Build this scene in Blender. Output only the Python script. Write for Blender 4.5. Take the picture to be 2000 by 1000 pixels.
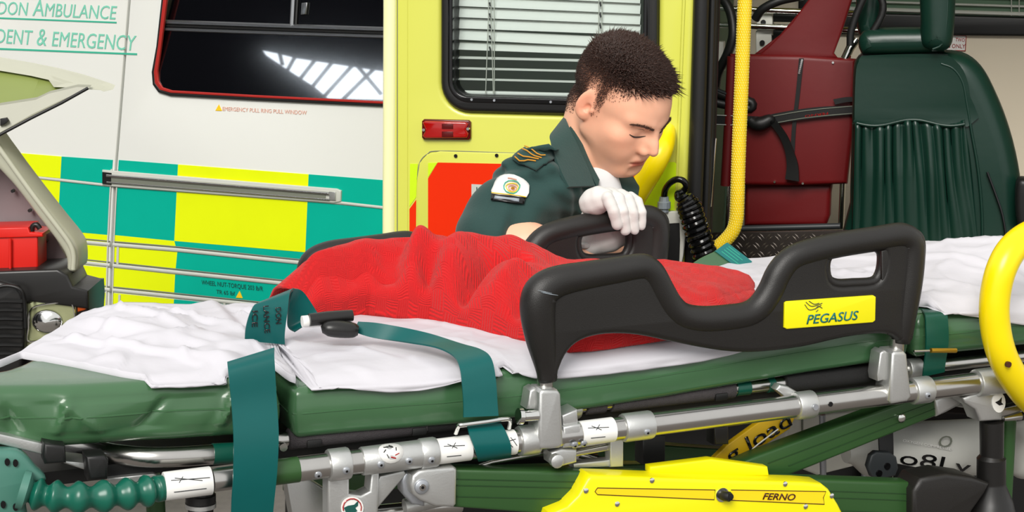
import bpy, bmesh, math, random
import numpy as np
from mathutils import Vector, Matrix, noise as mnoise

for o in list(bpy.data.objects):
    bpy.data.objects.remove(o)
scene = bpy.context.scene
C = scene.collection
random.seed(7)
rng = np.random.default_rng(7)

# ------------------------------------------------------------------ camera
FPX = 3400.0                      # focal length in pixels of the 2000 x 1000 frame
ZC = 1.5
PITCH = math.atan(650.0 / FPX)
cam_d = bpy.data.cameras.new('camera')
cam_d.sensor_width = 36.0
cam_d.lens = 36.0 * FPX / 2000.0
cam_d.clip_start = 0.05
cam_d.clip_end = 200
cam = bpy.data.objects.new('camera', cam_d)
C.objects.link(cam)
cam.location = (0, 0, ZC)
cam.rotation_euler = (math.pi / 2 - PITCH, 0, 0)
scene.camera = cam

# ------------------------------------------------------------------ world, sun, exposure
world = bpy.data.worlds.new('overcast_sky')
scene.world = world
world.use_nodes = True
nt = world.node_tree
bg = nt.nodes['Background']
bg.inputs[0].default_value = (1.0, 1.0, 0.99, 1)
bg.inputs[1].default_value = 0.80
sun_d = bpy.data.lights.new('sun', 'SUN')
sun_d.energy = 2.7
sun_d.angle = math.radians(28)
sun_d.color = (1.0, 0.97, 0.92)
sun = bpy.data.objects.new('sun', sun_d)
C.objects.link(sun)
sun.rotation_euler = (math.radians(50), math.radians(-16), 0)
scene.view_settings.view_transform = 'Standard'
scene.view_settings.look = 'None'
scene.view_settings.exposure = 0.18
scene.view_settings.gamma = 1.0
scene.view_settings.use_curve_mapping = False

# ------------------------------------------------------------------ helpers: rays and planes
CP, SPH = math.cos(PITCH), math.sin(PITCH)
FWD = Vector((0, CP, -SPH)); UPV = Vector((0, SPH, CP)); RGT = Vector((1, 0, 0))
CAM = Vector((0, 0, ZC))

def ray(px, py):
    return FWD + RGT * ((px - 1000) / FPX) - UPV * ((py - 500) / FPX)

class Plane:
    """a real plane in the place: origin o, axes u (along), v (up), n (towards the street side)"""
    def __init__(self, o, u, v=None):
        self.o = Vector(o); self.u = Vector(u).normalized()
        v = Vector((0, 0, 1)) if v is None else Vector(v)
        self.n = self.u.cross(v).normalized()
        self.v = self.n.cross(self.u).normalized()
        if self.n.dot(CAM - self.o) < 0:
            self.n = -self.n
    def at(self, px, py):
        r = ray(px, py)
        t = (self.o - CAM).dot(self.n) / r.dot(self.n)
        return CAM + r * t
    def loc(self, P):
        d = P - self.o
        return d.dot(self.u), d.dot(self.v)
    def pt(self, a, b, c=0):
        return self.o + self.u * a + self.v * b + self.n * c
    def shift(self, d):           # d towards the viewer
        p = Plane(self.o + self.n * d, self.u, self.v); p.n = self.n
        return p

def atY(px, py, Y):
    r = ray(px, py)
    return CAM + r * (Y / r.y)

def atZ(px, py, z):
    r = ray(px, py)
    return CAM + r * ((z - ZC) / r.z)

# stretcher frame: s along, w across (away from the viewer), z up
AL = math.radians(22.5)
SD = Vector((math.cos(AL), math.sin(AL), 0)); WD = Vector((-math.sin(AL), math.cos(AL), 0))
S0 = Vector((0, 2.5, 0))
def ST(s, w, z): return S0 + SD * s + WD * w + Vector((0, 0, z))
def SW(P):
    d = P - S0
    return d.dot(SD), d.dot(WD)
def SPL(w): return Plane(S0 + WD * w, SD)
def SP(px, py, w): return SPL(w).at(px, py)

# ------------------------------------------------------------------ helpers: materials
def lin(c):
    c /= 255.0
    return c / 12.92 if c <= 0.04045 else ((c + 0.055) / 1.055) ** 2.4
def col(r, g, b): return (lin(r), lin(g), lin(b), 1)
MATS = {}
def mat(name, rgb, rough=0.5, metal=0.0, coat=0.0, var=0.06, vscale=12.0, bump=0.0, bscale=200.0, spec=None,
        transmission=0.0, emit=None, sheen=0.0, sss=0.0, attr=None, alpha=None):
    if name in MATS: return MATS[name]
    m = bpy.data.materials.new(name); m.use_nodes = True
    n = m.node_tree.nodes; l = m.node_tree.links
    b = n['Principled BSDF']
    b.inputs['Roughness'].default_value = rough
    b.inputs['Metallic'].default_value = metal
    b.inputs['Coat Weight'].default_value = coat
    b.inputs['Coat Roughness'].default_value = 0.08
    if spec is not None: b.inputs['Specular IOR Level'].default_value = spec
    b.inputs['Transmission Weight'].default_value = transmission
    if sheen: b.inputs['Sheen Weight'].default_value = sheen
    if sss:
        b.inputs['Subsurface Weight'].default_value = sss
        b.inputs['Subsurface Radius'].default_value = (0.012, 0.005, 0.003)
        b.inputs['Subsurface Scale'].default_value = 0.6
    tc = n.new('ShaderNodeTexCoord')
    no = n.new('ShaderNodeTexNoise'); no.inputs['Scale'].default_value = vscale; no.inputs['Detail'].default_value = 4
    l.new(tc.outputs['Object'], no.inputs['Vector'])
    mx = n.new('ShaderNodeMix'); mx.data_type = 'RGBA'
    c = col(*rgb)
    k0, k1 = 1 - var, 1 + var
    mx.inputs[6].default_value = (c[0] * k0, c[1] * k0, c[2] * k0, 1)
    mx.inputs[7].default_value = (min(1, c[0] * k1), min(1, c[1] * k1), min(1, c[2] * k1), 1)
    l.new(no.outputs['Fac'], mx.inputs[0])
    outc = mx.outputs[2]
    if attr:
        at = n.new('ShaderNodeVertexColor'); at.layer_name = attr
        mm = n.new('ShaderNodeMix'); mm.data_type = 'RGBA'; mm.blend_type = 'MULTIPLY'; mm.inputs[0].default_value = 1
        l.new(outc, mm.inputs[6]); l.new(at.outputs['Color'], mm.inputs[7]); outc = mm.outputs[2]
    l.new(outc, b.inputs['Base Color'])
    if bump:
        bn = n.new('ShaderNodeTexNoise'); bn.inputs['Scale'].default_value = bscale; bn.inputs['Detail'].default_value = 5
        l.new(tc.outputs['Object'], bn.inputs['Vector'])
        bp = n.new('ShaderNodeBump'); bp.inputs['Strength'].default_value = bump; bp.inputs['Distance'].default_value = 0.002
        l.new(bn.outputs['Fac'], bp.inputs['Height']); l.new(bp.outputs[0], b.inputs['Normal'])
    if emit:
        b.inputs['Emission Color'].default_value = col(*emit[:3]); b.inputs['Emission Strength'].default_value = emit[3]
    MATS[name] = m
    return m

M = dict(
    white=mat('white_van_paint', (228, 229, 224), 0.28, coat=0.4, var=0.02, vscale=2),
    sqy=mat('fluorescent_yellow_square', (228, 242, 14), 0.5, var=0.03, spec=0.15),
    sqt=mat('teal_square', (0, 172, 148), 0.5, var=0.04, spec=0.15),
    trim=mat('pale_grey_trim', (196, 198, 190), 0.35, var=0.05),
    trimd=mat('dark_grey_trim', (120, 124, 112), 0.4),  # darker grey shared by grooves, folds, joints, stripes and some lettering
    lettergreen=mat('pale_green_lettering', (120, 200, 175), 0.5, var=0.12),
    lineg=mat('green_underline', (60, 175, 145), 0.5),
    letterred=mat('faded_red_lettering', (226, 172, 155), 0.6),
    letterdk=mat('dark_teal_lettering', (15, 80, 72), 0.5),
    warn=mat('warning_yellow', (250, 205, 30), 0.5),
    redline=mat('red_rim', (170, 40, 35), 0.35),
    blk=mat('black_rubber', (20, 20, 20), 0.45, var=0.2, bump=0.05),
    blkg=mat('black_gloss', (14, 14, 15), 0.15),
    glassd=mat('dark_tinted_glass', (4, 4, 6), 0.02, spec=0.9, coat=1.0, var=0.0),
    skylight=mat('bright_skylight_glazing', (255, 255, 255), 0.5, emit=(235, 245, 255, 14.0)),  # glow added to brighten the skylight mirrored in the van window
    winalu=mat('window_aluminium', (150, 152, 155), 0.3, metal=0.9),
    ayel=mat('ambulance_yellow_paint', (214, 216, 88), 0.35, coat=0.35, var=0.02, vscale=3),
    redst=mat('red_reflective_sticker', (232, 44, 0), 0.5, var=0.03, spec=0.15),
    lime=mat('lime_reflective_sticker', (205, 240, 10), 0.4),
    redlens=mat('red_lens', (165, 8, 5), 0.12, coat=0.6, var=0.25, vscale=40),
    redlensd=mat('dark_red_lens', (90, 3, 3), 0.2),
    chrome=mat('chrome', (225, 225, 222), 0.12, metal=1.0, var=0.03),
    steel=mat('brushed_steel', (196, 194, 190), 0.24, metal=1.0, var=0.08, vscale=30),
    alu=mat('cast_aluminium', (205, 206, 204), 0.42, metal=0.85, var=0.1, vscale=25, bump=0.1, bscale=300),
    galv=mat('galvanised_steel', (178, 182, 188), 0.4, metal=0.7, var=0.2, vscale=40),
    plast=mat('black_moulded_plastic', (26, 24, 22), 0.42, var=0.12, bump=0.22, bscale=900),
    plasts=mat('black_smooth_plastic', (24, 23, 22), 0.35, var=0.12),
    foam=mat('grey_foam_grip', (62, 58, 60), 0.95, var=0.25, vscale=150, bump=0.9, bscale=700),
    foamd=mat('black_foam_grip', (26, 26, 26), 0.9, var=0.2, vscale=150, bump=0.6, bscale=700),
    vinyl=mat('green_vinyl', (62, 100, 66), 0.26, var=0.06, vscale=6, bump=0.05, bscale=35, coat=0.25),
    beamd=mat('dark_green_groove', (34, 64, 32), 0.4),
    beam=mat('green_painted_beam', (48, 84, 42), 0.35, metal=0.15, var=0.08, vscale=9),
    teal=mat('teal_strap_webbing', (0, 84, 82), 0.34, spec=0.35, var=0.07, vscale=25),
    teald=mat('dark_green_band', (6, 72, 58), 0.35, var=0.1),
    ribg=mat('green_rubber_handle', (14, 92, 74), 0.3, var=0.08),
    brkg=mat('grey_green_plastic', (72, 122, 108), 0.4, var=0.06),
    sheet=mat('white_cotton_sheet', (200, 198, 204), 0.85, var=0.015, bump=0.25, bscale=60),
    label=mat('white_label', (235, 234, 230), 0.45, var=0.02),
    cover=mat('yellow_cover_plastic', (240, 230, 8), 0.32, var=0.02),
    coverl=mat('light_orange_inlay', (250, 215, 25), 0.35, var=0.02),
    brown=mat('dark_brown_print', (70, 30, 10), 0.5),
    yel=mat('yellow_handle_plastic', (250, 222, 0), 0.3, var=0.03),
    pole=mat('yellow_grip_pole', (245, 205, 20), 0.35, var=0.08, vscale=60),
    poled=mat('pale_pole_dots', (255, 238, 130), 0.4),
    yeld=mat('dull_yellow_strip', (205, 165, 10), 0.5, var=0.08),
    cream=mat('cream_interior_wall', (226, 214, 192), 0.5, var=0.02),
    maroon=mat('maroon_vinyl', (104, 6, 10), 0.5, var=0.12, vscale=8, bump=0.1, bscale=60),
    seat=mat('dark_green_seat_vinyl', (13, 46, 36), 0.34, var=0.1, vscale=8, bump=0.15, bscale=40),
    bench=mat('olive_green_bench', (84, 92, 52), 0.5),
    tread=mat('dark_tread_plate', (60, 54, 50), 0.35, metal=0.8, var=0.15),
    treadb=mat('worn_tread_bar', (150, 140, 132), 0.3, metal=0.9, var=0.2),
    ground=mat('asphalt', (108, 102, 98), 0.9, var=0.25, vscale=30, bump=0.6, bscale=120),
    dkgrey=mat('charcoal_plastic', (48, 52, 54), 0.45),
    grey=mat('grey_plastic', (150, 160, 168), 0.4),
    wplas=mat('white_plastic', (225, 225, 215), 0.45),
    shirt=mat('dark_green_shirt_cloth', (28, 62, 58), 0.85, var=0.08, vscale=40, bump=0.25, bscale=260, sheen=0.15),
    gold=mat('gold_embroidery', (200, 140, 35), 0.6),
    tee=mat('white_tshirt', (216, 216, 216), 0.85, bump=0.15, bscale=80),
    glove=mat('white_cotton_glove', (212, 210, 206), 0.8, var=0.02, bump=0.2, bscale=140),
    trous=mat('dark_green_trousers', (22, 48, 44), 0.85),
    boot=mat('black_leather_boot', (18, 17, 16), 0.4),
    skin=mat('skin', (242, 184, 152), 0.45, var=0.04, vscale=60, sss=0.12, attr='tint', bump=0.06, bscale=500),
    hair=mat('dark_brown_hair', (58, 36, 27), 0.42, var=0.5, vscale=160),
    brow=mat('brown_eyebrow', (84, 54, 40), 0.6),
    eyew=mat('eye_white', (215, 205, 200), 0.2),
    eyed=mat('dark_lashes', (30, 18, 14), 0.5),
    batt=mat('red_battery_case', (215, 26, 12), 0.4, var=0.06),
    bonnetf=mat('shaded_bonnet_frame', (146, 146, 128), 0.4, var=0.1),  # shade on the raised frame is put into this darker grey
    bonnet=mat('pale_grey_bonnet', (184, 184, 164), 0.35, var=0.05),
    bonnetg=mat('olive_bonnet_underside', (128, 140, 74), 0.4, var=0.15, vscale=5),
    engine=mat('engine_bay_grey', (134, 120, 122), 0.6, var=0.15, vscale=8),
    lampg=mat('headlamp_reflector', (190, 195, 150), 0.15, metal=0.6, var=0.3, vscale=25),
    amber=mat('amber_lens', (170, 70, 15), 0.2, var=0.3, vscale=60),
    slat=mat('white_blind_slat', (246, 246, 242), 0.5, var=0.02),
    cord=mat('pale_blind_cord', (205, 205, 195), 0.7),
    paley=mat('pale_edge_highlight', (250, 250, 190), 0.3, coat=0.3, var=0.01),
    dgreen=mat('dark_green_panel', (92, 122, 96), 0.6, var=0.25, vscale=6),
    cylw=mat('scuffed_white_cylinder', (205, 205, 198), 0.45, var=0.12, vscale=10),
    reflwall=mat('dark_reflected_wall', (30, 32, 42), 0.9, var=0.3, vscale=0.5),
    tailg=mat('grey_green_label', (20, 112, 110), 0.45),
)
def clear_glass():
    m = bpy.data.materials.new('clear_window_glass'); m.use_nodes = True
    n = m.node_tree.nodes; l = m.node_tree.links
    for x in list(n):
        if x.type != 'OUTPUT_MATERIAL': n.remove(x)
    out = [x for x in n if x.type == 'OUTPUT_MATERIAL'][0]
    tr = n.new('ShaderNodeBsdfTransparent'); tr.inputs[0].default_value = (0.9, 0.93, 0.92, 1)
    gl = n.new('ShaderNodeBsdfGlossy'); gl.inputs['Roughness'].default_value = 0.02
    fr = n.new('ShaderNodeFresnel'); fr.inputs[0].default_value = 1.35
    mx = n.new('ShaderNodeMixShader')
    l.new(fr.outputs[0], mx.inputs[0]); l.new(tr.outputs[0], mx.inputs[1]); l.new(gl.outputs[0], mx.inputs[2])
    l.new(mx.outputs[0], out.inputs[0])
    return m
M['glass'] = clear_glass()

def blanket_mat():
    m = bpy.data.materials.new('red_woven_blanket'); m.use_nodes = True
    n = m.node_tree.nodes; l = m.node_tree.links
    b = n['Principled BSDF']; b.inputs['Roughness'].default_value = 0.95
    b.inputs['Sheen Weight'].default_value = 0.12; b.inputs['Sheen Tint'].default_value = (1, 0.55, 0.5, 1)
    uv = n.new('ShaderNodeUVMap')
    # parquet weave: two rib directions alternating in a checker
    ck = n.new('ShaderNodeTexChecker'); ck.inputs['Scale'].default_value = 31
    ck.inputs[1].default_value = (0, 0, 0, 1); ck.inputs[2].default_value = (1, 1, 1, 1)
    no = n.new('ShaderNodeTexNoise'); no.inputs['Scale'].default_value = 9
    ad = n.new('ShaderNodeVectorMath'); ad.operation = 'MULTIPLY_ADD'
    ad.inputs[1].default_value = (0.035, 0.035, 0.0)
    l.new(uv.outputs[0], no.inputs['Vector']); l.new(no.outputs['Color'], ad.inputs[0]); l.new(uv.outputs[0], ad.inputs[2])
    l.new(ad.outputs[0], ck.inputs['Vector'])
    w1 = n.new('ShaderNodeTexWave'); w1.inputs['Scale'].default_value = 52; w1.bands_direction = 'X'; w1.inputs['Distortion'].default_value = 0.5
    w2 = n.new('ShaderNodeTexWave'); w2.inputs['Scale'].default_value = 52; w2.bands_direction = 'Y'; w2.inputs['Distortion'].default_value = 0.5
    l.new(ad.outputs[0], w1.inputs['Vector']); l.new(ad.outputs[0], w2.inputs['Vector'])
    mx = n.new('ShaderNodeMix'); mx.data_type = 'FLOAT'
    l.new(ck.outputs['Fac'], mx.inputs[0]); l.new(w1.outputs['Fac'], mx.inputs[2]); l.new(w2.outputs['Fac'], mx.inputs[3])
    fn = n.new('ShaderNodeTexNoise'); fn.inputs['Scale'].default_value = 400; fn.inputs['Detail'].default_value = 3
    l.new(uv.outputs[0], fn.inputs['Vector'])
    a2 = n.new('ShaderNodeMath'); a2.operation = 'MULTIPLY_ADD'; a2.inputs[1].default_value = 0.7
    l.new(fn.outputs['Fac'], a2.inputs[0]); l.new(mx.outputs[0], a2.inputs[2])
    bp = n.new('ShaderNodeBump'); bp.inputs['Strength'].default_value = 0.5; bp.inputs['Distance'].default_value = 0.004
    l.new(a2.outputs[0], bp.inputs['Height']); l.new(bp.outputs[0], b.inputs['Normal'])
    cr = n.new('ShaderNodeMix'); cr.data_type = 'RGBA'
    cr.inputs[6].default_value = col(176, 6, 13); cr.inputs[7].default_value = col(220, 26, 27)
    l.new(fn.outputs['Fac'], cr.inputs[0]); l.new(cr.outputs[2], b.inputs['Base Color'])
    return m
M['blanket'] = blanket_mat()

# ------------------------------------------------------------------ helpers: objects
OFF = {}
def root(name, label, cat, loc, group=None, kind=None):
    o = bpy.data.objects.new(name, None); C.objects.link(o)
    o.location = loc; o.empty_display_size = 0.05
    OFF[o.name] = Vector(loc)
    o['label'] = label; o['category'] = cat
    if group: o['group'] = group
    if kind: o['kind'] = kind
    return o

def tag(o, label, cat, group=None, kind=None):
    o['label'] = label; o['category'] = cat
    if group: o['group'] = group
    if kind: o['kind'] = kind
    return o

def link(name, me, m, parent=None, smooth=True, angle=40, origin=None):
    """world-space mesh -> object; verts stored relative to the thing's base"""
    o = bpy.data.objects.new(name, me); C.objects.link(o)
    base = OFF[parent.name] if parent is not None else (Vector(origin) if origin is not None else None)
    if base is None:
        n = len(me.vertices); a = np.empty(n * 3, np.float32); me.vertices.foreach_get('co', a); a = a.reshape(-1, 3)
        base = Vector(((a[:, 0].min() + a[:, 0].max()) / 2, (a[:, 1].min() + a[:, 1].max()) / 2, a[:, 2].min()))
    me.transform(Matrix.Translation(-base))
    if parent is not None:
        o.parent = parent
    else:
        o.location = base
    OFF[o.name] = base.copy()
    if m is not None:
        me.materials.clear(); me.materials.append(m)
    if smooth:
        me.polygons.foreach_set('use_smooth', [True] * len(me.polygons))
        if angle < 180: me.set_sharp_from_angle(angle=math.radians(angle))
    me.update()
    return o

def mesh(name, vs, fs, m, parent=None, smooth=True, angle=40):
    me = bpy.data.meshes.new(name)
    me.from_pydata([tuple(v) for v in vs], [], fs)
    bm = bmesh.new(); bm.from_mesh(me); bmesh.ops.recalc_face_normals(bm, faces=bm.faces); bm.to_mesh(me); bm.free()
    return link(name, me, m, parent, smooth, angle)

def crom(pts, n=6, closed=False):
    """Catmull-Rom through points of any dimension"""
    P = [np.array(p, float) for p in pts]; N = len(P); out = []
    rngi = range(N) if closed else range(N - 1)
    for i in rngi:
        if closed: p0, p1, p2, p3 = P[(i - 1) % N], P[i], P[(i + 1) % N], P[(i + 2) % N]
        else:
            p1, p2 = P[i], P[i + 1]
            p0 = P[i - 1] if i > 0 else 2 * p1 - p2
            p3 = P[i + 2] if i + 2 < N else 2 * p2 - p1
        for k in range(n):
            t = k / n
            out.append(0.5 * ((2 * p1) + (-p0 + p2) * t + (2 * p0 - 5 * p1 + 4 * p2 - p3) * t * t + (-p0 + 3 * p1 - 3 * p2 + p3) * t ** 3))
    if not closed: out.append(P[-1])
    return out

def curve_mesh(polys, half, bevel=0.0, bres=2, shrink=0.0):
    """2D outlines (first outer, others holes) -> solid mesh in local xy, centred on z=0"""
    cu = bpy.data.curves.new('tmp', 'CURVE'); cu.dimensions = '2D'; cu.fill_mode = 'BOTH'
    for poly in polys:
        sp = cu.splines.new('POLY'); sp.points.add(len(poly) - 1)
        for i, p in enumerate(poly): sp.points[i].co = (p[0], p[1], 0, 1)
        sp.use_cyclic_u = True
    cu.extrude = max(half - bevel, 0.00005)
    if bevel > 0:
        cu.bevel_depth = bevel; cu.bevel_resolution = bres; cu.offset = -bevel - shrink
    ob = bpy.data.objects.new('tmp', cu)
    me = bpy.data.meshes.new_from_object(ob)
    bpy.data.objects.remove(ob); bpy.data.curves.remove(cu)
    bm = bmesh.new(); bm.from_mesh(me); bmesh.ops.remove_doubles(bm, verts=bm.verts, dist=1e-6); bm.to_mesh(me); bm.free()
    return me

def plate(name, plane, outlines, thick, m, parent=None, bevel=0.0, front=0.0, bres=2, angle=40, shrink=0.0):
    """solid plate whose face lies `front` in front of the plane, outlines given as plane coordinates"""
    me = curve_mesh(outlines, thick / 2, bevel, bres, shrink)
    w = plane.u.cross(plane.v)
    sgn = 1 if w.dot(plane.n) > 0 else -1
    R = Matrix((plane.u, plane.v, w)).transposed().to_4x4()
    T = Matrix.Translation(plane.o + plane.n * (front - thick / 2))
    me.transform(T @ R)
    return link(name, me, m, parent, True, angle)

def pp(plane, pts, n=0, closed=True):
    """pixel outline -> plane coordinates (optionally smoothed)"""
    q = [plane.loc(plane.at(x, y)) for x, y in pts]
    return crom(q, n, closed) if n else q

def pplate(name, plane, px, thick, m, parent=None, bevel=0.0, front=0.0, holes=(), n=0, angle=40, bres=2):
    return plate(name, plane, [pp(plane, px, n)] + [pp(plane, h, n) for h in holes], thick, m, parent, bevel, front, bres, angle)

def rrect(x0, y0, x1, y1, r, k=5):
    out = []
    for cx, cy, a in ((x1 - r, y0 + r, -90), (x1 - r, y1 - r, 0), (x0 + r, y1 - r, 90), (x0 + r, y0 + r, 180)):
        for i in range(k + 1):
            t = math.radians(a + 90 * i / k); out.append((cx + r * math.cos(t), cy + r * math.sin(t)))
    return out

def tube_data(pts, rad, n=12, closed=False, caps=True, squash=None):
    P = [Vector(p) for p in pts]; N = len(P)
    if not hasattr(rad, '__len__'): rad = [rad] * N
    vs, fs = [], []
    t_prev = None; nv = None
    for i in range(N):
        if closed: t = (P[(i + 1) % N] - P[i - 1])
        else: t = (P[min(i + 1, N - 1)] - P[max(i - 1, 0)])
        if t.length < 1e-9: t = t_prev or Vector((0, 0, 1))
        t.normalize()
        if nv is None:
            a = Vector((0, 0, 1)) if abs(t.z) < 0.9 else Vector((1, 0, 0))
            nv = (a - t * a.dot(t)).normalized()
        else:
            nv = (nv - t * nv.dot(t)).normalized()
        b = t.cross(nv)
        for k in range(n):
            an = 2 * math.pi * k / n
            off = nv * (math.cos(an) * rad[i]) + b * (math.sin(an) * rad[i])
            if squash: off = off + squash[0] * (off.dot(squash[0]) * (squash[1] - 1))
            vs.append(P[i] + off)
        t_prev = t
    for i in range(N if closed else N - 1):
        j = (i + 1) % N
        for k in range(n):
            k2 = (k + 1) % n
            fs.append((i * n + k, i * n + k2, j * n + k2, j * n + k))
    if caps and not closed:
        fs.append(tuple(range(n))[::-1]); fs.append(tuple((N - 1) * n + k for k in range(n)))
    return vs, fs

def tube(name, pts, rad, m, parent=None, n=12, closed=False, sm=0, squash=None, angle=50):
    if sm:
        if hasattr(rad, '__len__'):
            q = crom([tuple(p) + (r,) for p, r in zip(pts, rad)], sm, closed)
            pts = [p[:3] for p in q]; rad = [p[3] for p in q]
        else: pts = crom([tuple(p) for p in pts], sm, closed)
    vs, fs = tube_data(pts, rad, n, closed, squash=squash)
    return mesh(name, vs, fs, m, parent, True, angle)

def cyl(name, a, b, r, m, parent=None, n=20, bev=0.0):
    a, b = Vector(a), Vector(b); d = (b - a).normalized()
    if bev:
        pts = [a, a + d * bev * .3, a + d * bev, b - d * bev, b - d * bev * .3, b]; rad = [r - bev, r - bev * .3, r, r, r - bev * .3, r - bev]
    else: pts = [a, b]; rad = [r, r]
    vs, fs = tube_data(pts, rad, n)
    return mesh(name, vs, fs, m, parent, True, 40)

def box(name, c, ux, uy, uz, hx, hy, hz, m, parent=None, bev=0.003):
    c = Vector(c); ux, uy, uz = (Vector(a).normalized() for a in (ux, uy, uz))
    bm = bmesh.new(); bmesh.ops.create_cube(bm, size=2.0)
    for v in bm.verts:
        v.co = c + ux * v.co.x * hx + uy * v.co.y * hy + uz * v.co.z * hz
    if bev: bmesh.ops.bevel(bm, geom=list(bm.edges), offset=bev, segments=2, profile=0.6, affect='EDGES')
    bmesh.ops.recalc_face_normals(bm, faces=bm.faces)
    me = bpy.data.meshes.new(name); bm.to_mesh(me); bm.free()
    return link(name, me, m, parent, True, 35)

def ribbon_data(L, R, thick):
    L = [Vector(p) for p in L]; R = [Vector(p) for p in R]; N = len(L); vs = []
    for i in range(N):
        t = (L[min(i + 1, N - 1)] + R[min(i + 1, N - 1)] - L[max(i - 1, 0)] - R[max(i - 1, 0)])
        nn = t.cross(R[i] - L[i])
        nn = nn.normalized() if nn.length > 1e-9 else Vector((0, 0, 1))
        h = nn * thick / 2
        vs += [L[i] + h, R[i] + h, R[i] - h, L[i] - h]
    fs = []
    for i in range(N - 1):
        a, b = i * 4, i * 4 + 4
        for k in range(4):
            k2 = (k + 1) % 4; fs.append((a + k, a + k2, b + k2, b + k))
    fs.append((0, 1, 2, 3)); fs.append(tuple(4 * (N - 1) + k for k in (3, 2, 1, 0)))
    return vs, fs

def ribbon(name, L, R, thick, m, parent=None, sm=6):
    if sm: L = crom([tuple(p) for p in L], sm); R = crom([tuple(p) for p in R], sm)
    vs, fs = ribbon_data(L, R, thick)
    return mesh(name, vs, fs, m, parent, True, 50)

def text(name, s, P0, P1, up, n, m, parent=None, shear=0.0, depth=0.0006, lift=0.001, small=None, bold=0.0):
    """lettering fitted from P0 to P1 with cap height = |up|"""
    cu = bpy.data.curves.new('tmp', 'FONT'); cu.body = s; cu.size = 1; cu.shear = shear; cu.extrude = 0.0; cu.resolution_u = 3; cu.offset = bold
    if small is not None:
        cu.small_caps_scale = small
        for i, ch in enumerate(s):
            if ch.islower(): cu.body_format[i].use_small_caps = True
    ob = bpy.data.objects.new('tmp', cu)
    me = bpy.data.meshes.new_from_object(ob)
    bpy.data.objects.remove(ob); bpy.data.curves.remove(cu)
    bm = bmesh.new(); bm.from_mesh(me)
    r = bmesh.ops.extrude_face_region(bm, geom=list(bm.faces))
    for g in r['geom']:
        if isinstance(g, bmesh.types.BMVert): g.co.z += 1
    bmesh.ops.recalc_face_normals(bm, faces=bm.faces)
    xs = [v.co.x for v in bm.verts]; x0, x1 = min(xs), max(xs)
    P0, P1, up, n = Vector(P0), Vector(P1), Vector(up), Vector(n).normalized()
    for v in bm.verts:
        t = (v.co.x - x0) / max(1e-6, x1 - x0)
        v.co = P0 + (P1 - P0) * t + up * (v.co.y / 0.73) + n * (lift + v.co.z * depth)
    bm.to_mesh(me); bm.free()
    return link(name, me, m, parent, False)

def ptext(name, s, plane, p0, p1, hpx, m, parent, shear=0.0, lift=0.001, small=None, bold=0.0):
    P0, P1 = plane.at(*p0), plane.at(*p1)
    u = (P1 - P0).normalized()
    v = (plane.n.cross(u)).normalized()
    h = (plane.at(p0[0], p0[1] - hpx) - P0).length
    return text(name, s, P0, P1, v * h, plane.n, m, parent, shear, lift=lift, small=small, bold=bold)

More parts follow.
